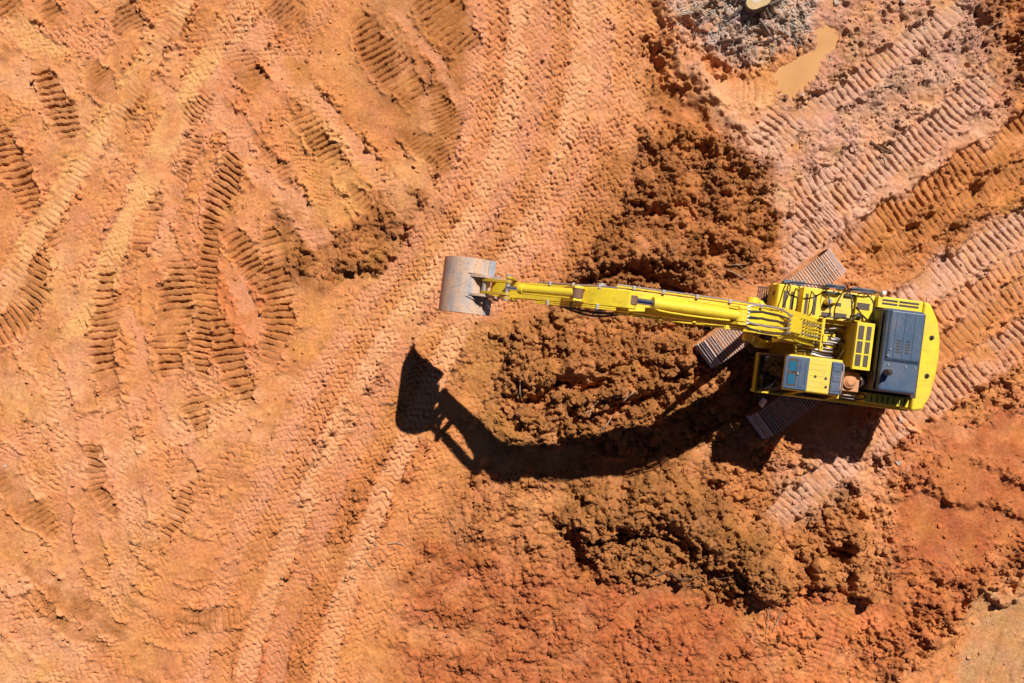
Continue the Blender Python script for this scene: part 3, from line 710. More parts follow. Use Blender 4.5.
CHROME = worn('chrome_rod', (0.55, 0.60, 0.70), .16, 1.0, dust_amt=.1, var=.05)
RUST = worn('rusty_steel', (0.19, 0.10, 0.065), .75, .2, dust_amt=.7, up=.3)
def bucket_mat():
    m, t, b = new_mat('bucket_steel')
    tc = N(t, 'ShaderNodeTexCoord'); P = tc.outputs['Object']
    def nz(sc, scale, d=6.0):
        mp = N(t, 'ShaderNodeMapping'); mp.inputs['Scale'].default_value = sc; t.links.new(P, mp.inputs['Vector'])
        n = N(t, 'ShaderNodeTexNoise', Scale=scale, Detail=d, Roughness=.65); t.links.new(mp.outputs[0], n.inputs['Vector']); return n.outputs[0]
    band, blot, fine = nz((5.0, .7, 1.5), 1.3), nz((1, 1, 1), 5.0), nz((1, 1, 1), 26.0)
    c = mixc(t, ramp(t, band, .38, .62), (0.62, 0.40, 0.26), (0.36, 0.34, 0.36))       # dried clay / scraped steel bands
    c = mixc(t, ramp(t, blot, .45, .68), c, (0.64, 0.41, 0.27))
    c = mixc(t, ramp(t, fine, .52, .72), c, (0.26, 0.13, 0.07))                          # rust and clay spots
    t.links.new(c, b.inputs['Base Color']); b.inputs['Metallic'].default_value = .12
    t.links.new(ramp(t, band, .38, .62, (.9, .9, .9, 1), (.45, .45, .45, 1)), b.inputs['Roughness'])
    bp = N(t, 'ShaderNodeBump', Strength=.35, Distance=.012); t.links.new(blot, bp.inputs['Height']); t.links.new(bp.outputs[0], b.inputs['Normal'])
    return m
BUCK = bucket_mat()
BARE = worn('bare_steel', (0.40, 0.43, 0.48), .42, .2, dust_amt=.35, var=.3)
GRILL = worn('grille_mesh', (0.10, 0.085, 0.075), .7, dust_amt=.4, up=.25)
MUD = worn('caked_mud', (0.50, 0.205, 0.085), .95, dust=(0.5, 0.24, 0.11), dust_amt=.6, var=.35, bump=.5, rand=.3)
SHOE_ST = worn('polished_grouser', (0.68, 0.62, 0.64), .4, .2, dust_amt=.45, var=.3)
PEACH = worn('faded_orange_cover', (0.62, 0.26, 0.11), .6, dust=(0.5, 0.32, 0.2), dust_amt=.5, var=.2, up=.2)
WHITE = worn('white_plastic', (0.75, 0.75, 0.74), .4, dust_amt=.2)
FABRIC = worn('seat_fabric', (0.045, 0.04, 0.04), .9, dust_amt=.5)
def glass(name, col, rough=.03, alpha=.25):
    m, t, b = new_mat(name)
    b.inputs['Base Color'].default_value = (*col, 1); b.inputs['Roughness'].default_value = rough
    tr = N(t, 'ShaderNodeBsdfTransparent', Color=(.62, .66, .66, 1)); mx_ = N(t, 'ShaderNodeMixShader')
    mx_.inputs[0].default_value = alpha
    t.links.new(tr.outputs[0], mx_.inputs[1]); t.links.new(b.outputs[0], mx_.inputs[2])
    t.links.new(mx_.outputs[0], t.nodes['Material Output'].inputs['Surface'])
    return m
GLASS = glass('cab_glass', (.02, .025, .025), .03, .3)
CYAN = glass('tinted_hatch_glass', (.025, .13, .22), .08, .9)

# ------------------------------------------------------------------ excavator (x forward, y to its left, z up)
HEAD = 172.8
EX = bpy.data.objects.new('excavator', None); link(EX)
EX.location = (6.94, -0.012, 0.0); EX.rotation_euler = (0, 0, R(HEAD)); EX.empty_display_size = 1
tag(EX, 'yellow crawler excavator with slate blue engine hood reaching its boom over dug soil', 'excavator')
TA = R(43.3)                                          # tracks stand turned against the upper body

def make_tracks():
    Lh, Rr, zc = 1.62, 0.385, 0.425                   # half distance of wheels, pitch radius, axle height
    circ = 4 * Lh + 2 * math.pi * Rr
    n = 44; pitch = circ / n
    sh = MB()                                         # one shoe, lying in its own frame: x along, y across, z out
    hwid = .35
    sh.box(-pitch * .48, pitch * .48, -hwid, hwid, 0, .03, 0)
    for gx, gh, th in ((-pitch * .42, .058, .011), (-pitch * .08, .052, .009), (pitch * .26, .052, .009)):
        sh.box(gx - th, gx + th, -hwid, hwid, .03, gh, 1, top=(.003, -.003, 0, 0))
    for by in (-.11, .11):
        for bx in (-pitch * .25, pitch * .12):
            sh.cyl((bx, by, .03), (bx, by, .042), .014, n=6, mi=1)
    me = sh.mesh('track_shoe', [MUD, SHOE_ST], 30)
    for side in (-1, 1):
        fr = MB()
        fr.box(-1.35, 1.35, -.16, .16, .26, .52); fr.box(-1.1, 1.1, -.19, .19, .50, .58, top=(.1, -.1, .05, -.05))
        for k_ in range(7):
            x = -1.25 + k_ * 2.5 / 6
            fr.cyl((x, -.2, .2), (x, .2, .2), .09, n=12)
        for x in (-.6, .6):
            fr.cyl((x, -.12, .68), (x, .12, .68), .07, n=12)
        tr = fr.build('crawler_track', RUST, EX, .008)
        tr.rotation_euler = (0, 0, TA)
        tr.location = (-math.sin(TA) * 1.1 * side - .16, math.cos(TA) * 1.1 * side + .02, 0)
        for nm, x, teeth in (('idler_wheel', Lh, 0), ('drive_sprocket', -Lh, 21)):
            wmb = MB(); wmb.cyl((x, -.06, zc), (x, .06, zc), Rr - .06, n=28); wmb.cyl((x, -.14, zc), (x, .14, zc), .16, n=16)
            if teeth:
                for q in range(teeth):
                    a = 2 * math.pi * q / teeth
                    M_ = Matrix.Translation((x, 0, zc)) @ Matrix.Rotation(a, 4, 'Y')
                    wmb.box(Rr - .07, Rr - .015, -.03, .03, -.03, .03, M=M_)
            wmb.build(nm, RUST, tr)
        for q in range(n):
            s_ = (q + .5) * pitch
            if s_ < 2 * Lh: x, z, a = Lh - s_, zc + Rr, 0.0                       # top run
            elif s_ < 2 * Lh + math.pi * Rr:
                a = (s_ - 2 * Lh) / Rr; x, z = -Lh - math.sin(a) * Rr, zc + math.cos(a) * Rr
            elif s_ < 4 * Lh + math.pi * Rr: x, z, a = -Lh + (s_ - 2 * Lh - math.pi * Rr), zc - Rr, math.pi
            else:
                a = math.pi + (s_ - 4 * Lh - math.pi * Rr) / Rr; x, z = Lh - math.sin(a) * Rr, zc + math.cos(a) * Rr
            if a == 0.0: z -= .018 * math.sin(math.pi * (x + Lh) / (2 * Lh)) ** 2
            o = link(bpy.data.objects.new('track_shoe', me), tr)
            o.location = (x, random.uniform(-.004, .004), z); o.rotation_euler = (0, -a, 0)
    cb = MB()
    Mz = Matrix.Rotation(TA, 4, 'Z')
    cb.box(-.55, .55, -.6, .6, .45, .78, M=Mz, top=(.1, -.1, .1, -.1))
    for sx in (-1, 1):
        for sy in (-1, 1):
            cb.box(sx * .75 - .22, sx * .75 + .22, sy * .7 - .35, sy * .7 + .35, .36, .62, M=Mz)
    cb.build('car_body', RUST, EX, .02)
    rg = MB(); rg.cyl((0, 0, .78), (0, 0, .95), .62, n=40); rg.build('slew_ring', RUST, EX)
make_tracks()

def grille(parent, x0, x1, y0, y1, z, slats_along='x', n=None):
    g = MB(); g.box(x0, x1, y0, y1, z, z + .006, 0)
    if slats_along == 'x':
        n = n or max(3, int((y1 - y0) / .03))
        for k_ in range(n):
            y = y0 + (y1 - y0) * (k_ + .5) / n; g.box(x0, x1, y - .004, y + .004, z + .006, z + .012, 1)
    else:
        n = n or max(3, int((x1 - x0) / .03))
        for k_ in range(n):
            x = x0 + (x1 - x0) * (k_ + .5) / n; g.box(x - .004, x + .004, y0, y1, z + .006, z + .012, 1)
    return g.build('grille', [GRILL, DARK], parent, 0, 0)
def bolt_row(parent, pts, r=.016, h=.012, mat=None, name='bolt'):
    for p in pts:
        m_ = MB(); m_.cyl(p, (p[0], p[1], p[2] + h), r, r * .9, 8); m_.build(name, mat or STEEL, parent)
def rail(parent, pts, r=.017, mat=None, name='handrail', sm=2):
    m_ = MB(); m_.tube(pts, r, 7, 0, sm); return m_.build(name, mat or DARK, parent)

def make_upper():
    # revolving frame: floor, two side frames, front beam
    d = MB()
    d.box(-2.5, .60, -.62, .36, .95, 1.08)
    d.box(-2.6, .80, -1.24, -.63, .98, 1.26); d.box(-2.75, .94, .37, 1.24, .98, 1.26)
    d.box(.1, .62, -.52, -.44, 1.08, 1.95, top=(0, -.3, 0, 0)); d.box(.1, .62, .00, .08, 1.08, 1.95, top=(0, -.3, 0, 0))
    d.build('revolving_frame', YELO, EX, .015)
    s = MB(); s.box(-2.80, .97, 1.25, 1.335, 1.0, 1.34); s.build('side_skirt', YEL, EX, .02)
    s2 = MB(); s2.box(-2.6, .80, -1.335, -1.25, 1.0, 1.30); s2.build('side_skirt', YEL, EX, .02)
    # counterweight
    cw = MB()
    out = [(-2.56, -1.28), (-2.72, -1.24), (-2.93, -.88), (-3.04, -.45), (-3.07, 0), (-3.04, .45), (-2.97, .92), (-2.83, 1.25), (-2.56, 1.30)]
    cw.prism_xy(out, .98, 2.10)
    c = cw.build('counterweight', YEL, EX, .06, 35, 3)
    for (x, y) in ((-2.83, -.46), (-2.83, .44)):
        e = MB(); e.cyl((x, y, 2.10), (x, y, 2.12), .055, n=12); e.tube([(x, y - .04, 2.11), (x, y - .03, 2.15), (x, y + .03, 2.15), (x, y + .04, 2.11)], .013, 6, 0, 1)
        e.build('lifting_eye', DARK, c)
    t = MB(); t.box(-3.115, -3.05, -.10, .02, 1.55, 1.72); t.build('tail_lamp', YELO, c, .01)
    g = MB(); g.box(-2.555, -2.425, -.95, 1.0, 1.3, 2.30); g.build('shadow_filler', DARK, EX, .01)  # block added behind the hood to close a notch in the body's cast shadow
    # side decks beside the hood
    sp = MB(); sp.box(-2.56, -1.50, -1.28, -1.01, 1.27, 2.04); o = sp.build('side_panel', YEL, EX, .02)
    for y in (-1.20, -1.12):
        lv = MB(); lv.box(-2.46, -2.0, y - .022, y + .022, 2.041, 2.048); lv.build('louver', DARK, o)
        lv = MB(); lv.box(-1.96, -1.6, y - .022, y + .022, 2.041, 2.048); lv.build('louver', DARK, o)
    sp = MB(); sp.box(-2.56, -1.50, 1.0, 1.24, 1.27, 1.96); o = sp.build('side_panel', YEL, EX, .02)
    for k_ in range(7):
        lv = MB(); x = -2.45 + k_ * .13; lv.box(x, x + .025, 1.04, 1.2, 1.961, 1.968); lv.build('louver', DARK, o)
    # engine hood
    h = MB()
    h.box(-2.42, -1.50, -1.0, .96, 1.3, 2.69, top=(.03, -.02, .02, -.04))
    hood = h.build('engine_hood', BLUE, EX, .07, 35, 4)
    r_ = MB(); r_.box(-2.385, -1.56, -.965, .26, 2.67, 2.75, top=(.03, -.05, .03, -.10)); r_.build('raised_lid', BLUE, hood, .03, 35, 3)
    for x in (-1.74, -1.94, -2.16):
        g = MB(); g.box(x - .012, x + .012, -.9, .12, 2.75, 2.762); g.build('rib', BLUE, hood, .005)
    for x in (-1.84, -2.05):
        for k_ in range(5):
            g = MB(); y = -.28 + k_ * .065; g.box(x - .05, x + .05, y, y + .03, 2.75, 2.758); g.build('louver', DARK, hood)
    for (x, y) in ((-1.68, .30), (-2.08, .31), (-2.30, .31), (-1.62, .1), (-1.66, -.05)):
        g = MB(); g.cyl((x, y, 2.69), (x, y, 2.78 if y < .25 else 2.715), .018, n=8); g.build('latch', STEEL, hood)
    g = MB(); g.cyl((-1.66, .48, 2.65), (-1.66, .48, 2.90), .075, n=16); g.cyl((-1.66, .48, 2.88), (-1.56, .50, 2.99), .07, .065, 16)
    g.build('exhaust_pipe', DARK, EX)
    # black sheet standing in for shade on the hood front wall; hinges and rail
    g = MB(); g.box(-1.497, -1.47, -.97, .93, 1.27, 2.5); g.build('hood_front_shade', DARK, EX, .01)
    rail(EX, [(-1.46, -.42, 1.9), (-1.44, -.42, 2.2), (-1.44, .22, 2.2), (-1.46, .22, 1.9)])
    for y in (-.5, .12):
        g = MB(); g.box(-1.46, -1.38, y - .03, y + .03, 2.1, 2.16); g.cyl((-1.38, y - .05, 2.13), (-1.38, y + .05, 2.13), .03, n=8); g.build('hinge', DARK, EX)
    # walkway panel with six grilles
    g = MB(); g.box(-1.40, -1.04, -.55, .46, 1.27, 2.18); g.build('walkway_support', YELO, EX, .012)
    g = MB(); g.box(-1.41, -1.00, -.60, .50, 2.182, 2.32); wp = g.build('walkway_panel', YEL, EX, .012)
    for (x0, x1) in ((-1.17, -1.04), (-1.34, -1.23)):
        for (y0, y1) in ((-.52, -.20), (-.16, .11), (.15, .42)):
            grille(wp, x0, x1, y0, y1, 2.321, 'y')
    # tool box and fuel tank
    g = MB(); g.prism_xz([(.90, 1.27), (.89, 1.98), (.84, 2.06), (.40, 2.09), (.37, 1.27)], -1.27, -.56); tb = g.build('tool_box', YEL, EX, .02)
    grille(tb, .64, .72, -1.13, -.68, 2.078, 'y'); grille(tb, .47, .55, -1.12, -.67, 2.088, 'y')
    g = MB(); g.box(.885, .90, -1.1, -1.0, 1.75, 1.9); g.build('box_latch', DARK, tb)
    g = MB(); g.box(-.17, .27, -1.27, -.55, 1.27, 2.08); ft = g.build('fuel_tank', YEL, EX, .02)
    grille(ft, .14, .21, -1.12, -.64, 2.081, 'y'); grille(ft, -.06, .01, -1.12, -.64, 2.081, 'y')
    g = MB(); g.box(.275, .365, -1.24, -.58, 1.27, 1.70); g.build('gap_step', YELO, EX, .01)
    # step ledge at the front right corner
    g = MB()
    for k_ in range(5): g.box(.91 + k_ * .05, .935 + k_ * .05, -1.2, -.62, 1.22, 1.245)
    g.box(.90, 1.15, -1.22, -1.19, 1.2, 1.26); g.box(.90, 1.15, -.63, -.6, 1.2, 1.26)
    g.build('front_step', DARK, EX)
    # pump compartment cover behind the tank
    g = MB(); g.box(-1.05, -.19, -1.26, -.60, 1.27, 1.76); pc = g.build('pump_cover', YEL2, EX, .015)
    for a in ((-.54, -.30, -.76, -.66), (-.74, -.60, -1.02, -.94), (-.90, -.62, -.78, -.66), (-.52, -.3, -.96, -.86)):
        grille(pc, *a, 1.761, 'x')
    g = MB(); g.box(-1.49, -1.06, -1.26, -.63, 1.27, 1.86); pc2 = g.build('filter_cover', YEL, EX, .015)
    grille(pc2, -1.38, -1.02 - .06, -1.08, -.92, 1.861, 'x'); grille(pc2, -1.20, -1.10, -.84, -.66, 1.861, 'y')
    g = MB(); g.cyl((-.40, -1.02, 1.76), (-.40, -1.02, 1.98), .085, .075, 16); g.box(-.62, -.36, -1.13, -.97, 1.76, 1.9, top=(.06, -.03, .02, -.02)); g.build('filler_neck', YEL, EX, .015)
    g = MB(); g.cyl((-.40, -1.02, 1.98), (-.40, -1.02, 2.0), .06, n=12); g.build('filler_cap', STEEL, EX)
    g = MB(); g.tube([(-.95, -.72, 1.87), (-1.1, -.78, 1.98), (-1.18, -.72, 1.9)], .03, 7, 0, 2); g.tube([(-1.22, -.8, 1.87), (-1.3, -.7, 2.0), (-1.36, -.7, 1.87)], .024, 7, 0, 2); g.build('breather_hose', HOSE, EX)
    # handrails on the right
    rail(EX, [(.82, -.63, 1.95), (.80, -.63, 2.4), (.66, -1.2, 2.45), (.70, -1.30, 2.2), (.70, -1.31, 1.3)])
    rail(EX, [(.62, -1.31, 1.7), (.62, -1.31, 2.5), (-.25, -1.31, 2.5), (-.25, -1.31, 1.3)])
    rail(EX, [(.46, -1.20, 2.08), (.44, -1.16, 2.30), (.44, -.68, 2.30), (.46, -.62, 2.08)])
    rail(EX, [(.08, -1.18, 2.08), (.06, -1.1, 2.26), (.06, -.72, 2.26), (.06, -.62, 2.08)], .015)
    rail(EX, [(-.20, -1.25, 1.76), (-.20, -1.28, 2.35), (-.36, -.66, 2.35), (-.36, -.62, 1.76)])
    rail(EX, [(-.74, -1.28, 1.76), (-.74, -1.30, 2.35), (-.86, -.66, 2.35), (-.86, -.62, 1.76)])
    rail(EX, [(-.22, -.64, 1.76), (-.24, -.64, 2.1), (-.62, -.64, 2.1), (-.64, -.64, 1.76)])
    rail(EX, [(-.68, -.64, 1.76), (-.7, -.66, 2.1), (-1.02, -.66, 2.1), (-1.04, -.64, 1.76)])
    rail(EX, [(-1.08, -1.28, 1.86), (-1.1, -1.30, 2.25), (-1.34, -1.12, 2.25), (-1.42, -.72, 2.2), (-1.42, -.68, 1.86)])
    rail(EX, [(-.28, -1.36, 1.3), (-.28, -1.37, 2.1), (-.75, -1.37, 2.1), (-.8, -1.36, 1.3)], .02)
    rail(EX, [(-.9, -1.36, 1.3), (-.9, -1.37, 2.05), (-1.5, -1.37, 2.05), (-1.52, -1.36, 1.3)], .02)
    for x0, x1, z in ((-.78, -.32, 1.80), (-1.5, -.95, 1.72), (.1, .6, 1.45)):
        g = MB(); g.box(x0, x1, -1.44, -1.345, z, z + .03); g.box(x0 + .05, x0 + .09, -1.43, -1.345, z - .4, z); g.box(x1 - .09, x1 - .05, -1.43, -1.345, z - .4, z)
        g.build('side_step', BLUE, EX, .006)
    g = MB(); g.box(-.66, -.28, -1.26, -1.2, 1.77, 1.84); g.build('step_plate', DARK, EX, .006)
    g = MB(); g.box(-1.04, -.78, -1.26, -1.19, 1.77, 1.83); g.build('step_plate', DARK, EX, .006)
    g = MB(); g.cyl((-1.60, -1.36, 1.9), (-1.60, -1.36, 2.12), .055, .05, 14); g.cyl((-1.60, -1.36, 1.3), (-1.60, -1.36, 1.9), .02, n=8); g.box(-1.62, -1.58, -1.36, -1.27, 1.85, 1.89)
    g.build('beacon', WHITE, EX, .006)
    # open bay in the middle: valve block, hoses
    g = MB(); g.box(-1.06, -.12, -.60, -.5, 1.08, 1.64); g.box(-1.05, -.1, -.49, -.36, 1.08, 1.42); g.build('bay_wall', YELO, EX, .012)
    g = MB(); g.box(-.82, -.45, -.30, .02, 1.08, 1.36)
    for k_ in range(4): g.cyl((-.78 + k_ * .1, -.32, 1.28), (-.78 + k_ * .1, -.05, 1.46), .035, n=10)
    g.cyl((-.6, -.1, 1.36), (-.6, -.1, 1.55), .06, n=12); g.cyl((-.78, .04, 1.3), (-.45, .08, 1.5), .05, n=10)
    g.build('valve_block', YEL, EX, .012)
    rs = random.Random(4)
    for k_ in range(9):
        y = -.36 + k_ * .055; x0 = -.30 + rs.uniform(-.1, .05); x1 = -.75 + rs.uniform(-.25, .1)
        g = MB(); z = 1.46 + rs.uniform(0, .14)
        g.tube([(x0, y + rs.uniform(-.05, .05), 1.2), (x0 - .05, y, z), (x1, y + rs.uniform(-.12, .12), z + .03), (x1 - .1, y + rs.uniform(-.1, .1), 1.2)], .016 + .006 * (k_ % 2), 7, 0, 2)
        g.build('hydraulic_hose', (STEEL, HOSE, STEEL)[k_ % 3], EX)
    for y0, y1, z in ((.09, .16, 1.55), (.16, .24, 1.5), (.22, .30, 1.58)):
        g = MB(); g.tube([(.0, y0, 1.2), (-.12, y0, z), (-.5, y1, z + .02), (-.85, y1 - .02, z - .1), (-.95, y1, 1.15)], .022, 7, 0, 2); g.build('hydraulic_hose', STEEL if z > 1.52 else HOSE, EX)
    g = MB(); g.cyl((-.93, .38, 1.3), (-1.0, .06, 1.62), .03, n=8); g.build('gas_strut', STEEL, EX)
    # covers behind the cab
    g = MB(); g.box(-1.46, -.70, .56, 1.22, 1.27, 1.56); g.build('rear_deck_box', YELO, EX, .012)
    g = MB(); g.box(-1.32, -.84, .58, 1.03, 1.56, 2.0); ab = g.build('battery_cover', PEACH, EX, .02)
    g = MB(); g.cyl((-1.08, .80, 2.0), (-1.08, .80, 2.08), .16, .16, 24); g.cyl((-1.08, .80, 2.08), (-1.08, .80, 2.14), .14, .07, 24); g.build('round_cap', PEACH, ab, .012)
    g = MB(); g.tube([(-1.30, .66, 1.9), (-1.36, .70, 2.05), (-1.42, .8, 2.0), (-1.42, .9, 1.6)], .035, 8, 0, 2); g.build('coolant_hose', WHITE, EX)
    g = MB(); g.box(-1.44, -1.26, .66, .98, 1.56, 1.66); g.cyl((-1.35, .75, 1.66), (-1.35, .75, 1.74), .05, n=12); g.build('coolant_tank', WHITE, EX, .015)
    rail(EX, [(-.85, 1.20, 1.3), (-.85, 1.20, 1.98), (-1.48, 1.20, 1.98), (-1.50, 1.05, 1.98), (-1.50, 1.05, 1.5)], .018)
    rail(EX, [(-.85, 1.12, 1.56), (-.85, 1.12, 1.86), (-1.4, 1.12, 1.86), (-1.4, 1.12, 1.56)], .014, STEEL)
    g = MB(); g.box(-1.35, -.75, 1.34, 1.40, 1.22, 1.30); g.build('side_step', DARK, EX, .006)

def make_cab():
    b = MB()                                          # floor and lower body with door side
    b.box(-.66, .97, .37, 1.33, 1.265, 1.42); b.box(-.66, -.60, .38, 1.32, 1.42, 2.95, top=(.05, .05, 0, -.1)); b.box(-.6, .25, 1.28, 1.325, 1.42, 2.1, top=(0, 0, -.03, -.03)); b.box(-.6, .9, .375, .41, 1.42, 1.95)
    cab = b.build('cab', YEL, EX, .015)
    fl = MB(); fl.box(-.58, .90, .42, 1.27, 1.42, 1.44); fl.build('cab_floor', FABRIC, cab)
    lip = MB(); lip.box(.92, 1.0, .38, 1.33, 1.42, 1.52); lip.build('front_sill', YEL, cab, .02)
    r_ = MB(); r_.box(-.60, .72, .335, 1.175, 2.94, 3.03, top=(.03, -.02, .03, -.03)); roof = r_.build('roof', YEL2, cab, .025, 35, 3)
    for y in (.50, .63, .76, .89, 1.02):
        g = MB(); g.box(-.24, .14, y - .01, y + .01, 3.03, 3.038, top=(.01, -.01, .004, -.004)); g.build('roof_rib', YEL2, roof)
    for (x, y) in ((.0, .78), (-.24, .80), (-.26, .99)):
        g = MB(); g.cyl((x, y, 3.03), (x, y, 3.045), .03, n=12); g.build('roof_plug', DARK, roof)
    g = MB(); g.box(.17, .71, .385, 1.125, 3.03, 3.055); hat = g.build('roof_hatch', BLUE, roof, .02)
    g = MB(); g.box(.28, .37, .44, 1.07, 3.056, 3.066); g.build('hatch_rib', BLUE, roof, .004)
    g = MB(); g.box(.22, .24, .5, 1.0, 3.056, 3.07); g.build('hatch_rib', BLUE, roof, .004)
    g = MB(); g.box(.43, .65, .44, 1.06, 3.0555, 3.0575); g.build('hatch_window_frame', DARK, roof)
    for (y0, y1) in ((.50, .72), (.80, 1.02)):
        g = MB(); g.box(.46, .62, y0, y1, 3.0578, 3.063); g.build('hatch_window', CYAN, roof)
    g = MB(); g.cyl((.41, .74, 3.06), (.41, .80, 3.08), .02, n=8); g.build('hatch_handle', STEEL, roof)
    g = MB(); g.box(-.575, -.34, .40, 1.13, 3.03, 3.075); g.build('rear_vent_cover', BLUE, roof, .02)
    for y in (.55, .78, 1.0):
        g = MB(); g.box(-.55, -.37, y - .06, y + .06, 3.075, 3.09); g.build('vent_fin', BLUE, roof, .006)
    g = MB(); g.tube([(-.57, .42, 3.05), (-.60, .48, 3.1), (-.60, 1.05, 3.1), (-.58, 1.12, 3.05)], .018, 7, 0, 1); g.build('antenna_rail', STEEL, roof)
    # pillars
    def pillar(p0, p1, r=.035, m=YEL):
        g = MB(); g.cyl(p0, p1, r, n=8); g.build('pillar', m, cab)
    pillar((.93, .42, 1.5), (.92, .42, 2.05), .03, DARK); pillar((.92, .42, 2.05), (.70, .39, 2.96), .03, DARK); pillar((.93, 1.28, 1.5), (.92, 1.26, 2.05), .03, DARK); pillar((.92, 1.26, 2.05), (.70, 1.13, 2.96), .03, DARK)
    pillar((.25, 1.30, 1.45), (.22, 1.14, 2.96)); pillar((-.58, 1.30, 1.45), (-.55, 1.14, 2.96))
    pillar((-.58, .40, 1.45), (-.55, .38, 2.96)); pillar((.25, .40, 1.45), (.22, .38, 2.96))
    pillar((.92, .42, 2.0), (.92, 1.26, 2.0), .025, DARK)
    def pane(q, th=.006):
        a, b_, c = [Vector(x) for x in q[:3]]; n_ = (b_ - a).cross(c - a).normalized() * th
        g = MB(); p = [Vector(x) for x in q]; g.add(p + [x + n_ for x in p], [(3, 2, 1, 0), (4, 5, 6, 7), (0, 1, 5, 4), (1, 2, 6, 5), (2, 3, 7, 6), (3, 0, 4, 7)]); g.build('window_pane', GLASS, cab, 0, 0)
    pane([(.92, .44, 2.02), (.92, 1.24, 2.02), (.71, 1.12, 2.93), (.71, .41, 2.93)]); pane([(.94, .44, 1.52), (.94, 1.25, 1.52), (.92, 1.24, 1.99), (.92, .44, 1.99)])
    pane([(.28, 1.29, 1.5), (.88, 1.27, 1.5), (.68, 1.15, 2.92), (.26, 1.15, 2.92)]); pane([(-.54, 1.285, 2.12), (.22, 1.285, 2.12), (.2, 1.165, 2.92), (-.5, 1.165, 2.92)])
    # seat, consoles, levers
    g = MB(); g.box(-.15, .38, .62, 1.12, 1.44, 1.85); g.box(-.28, -.12, .64, 1.1, 1.8, 2.5, top=(-.08, -.08, .04, -.04)); g.build('operator_seat', FABRIC, cab, .04)
    for y in (.48, 1.16):
        g = MB(); g.box(-.1, .55, y - .05, y + .07, 1.44, 1.95); g.cyl((.48, y, 1.95), (.5, y, 2.15), .02, .03, 8); g.build('console', DARK, cab, .02)
    g = MB()
    for y in (.76, .94): g.cyl((.82, y, 1.44), (.74, y, 1.85), .014, n=7); g.box(.78, .95, y - .04, y + .04, 1.45, 1.49)
    g.build('travel_pedals', STEEL, cab)
    g = MB(); g.tube([(.95, .8, 2.05), (.89, .62, 2.35), (.84, .50, 2.5)], .012, 6, 0, 1); g.build('wiper', DARK, cab)
    # mirror on a bracket at the front left
    g = MB(); g.tube([(.92, 1.30, 1.9), (.94, 1.42, 2.0), (.88, 1.50, 2.0)], .016, 7, 0, 1); g.build('mirror_arm', DARK, cab)
    g = MB(); M_ = Matrix.Translation((.85, 1.54, 1.98)) @ Matrix.Rotation(R(-30), 4, 'Z') @ Matrix.Rotation(R(30), 4, 'Y')
    g.box(-.03, .03, -.10, .10, -.14, .14, M=M_); g.build('mirror', BARE, cab, .015)
make_upper(); make_cab()
for o in bpy.data.objects:
    if o.name == 'cab': o.scale = (1, 1, .94); o.location = (0, 0, 1.265 * .06)

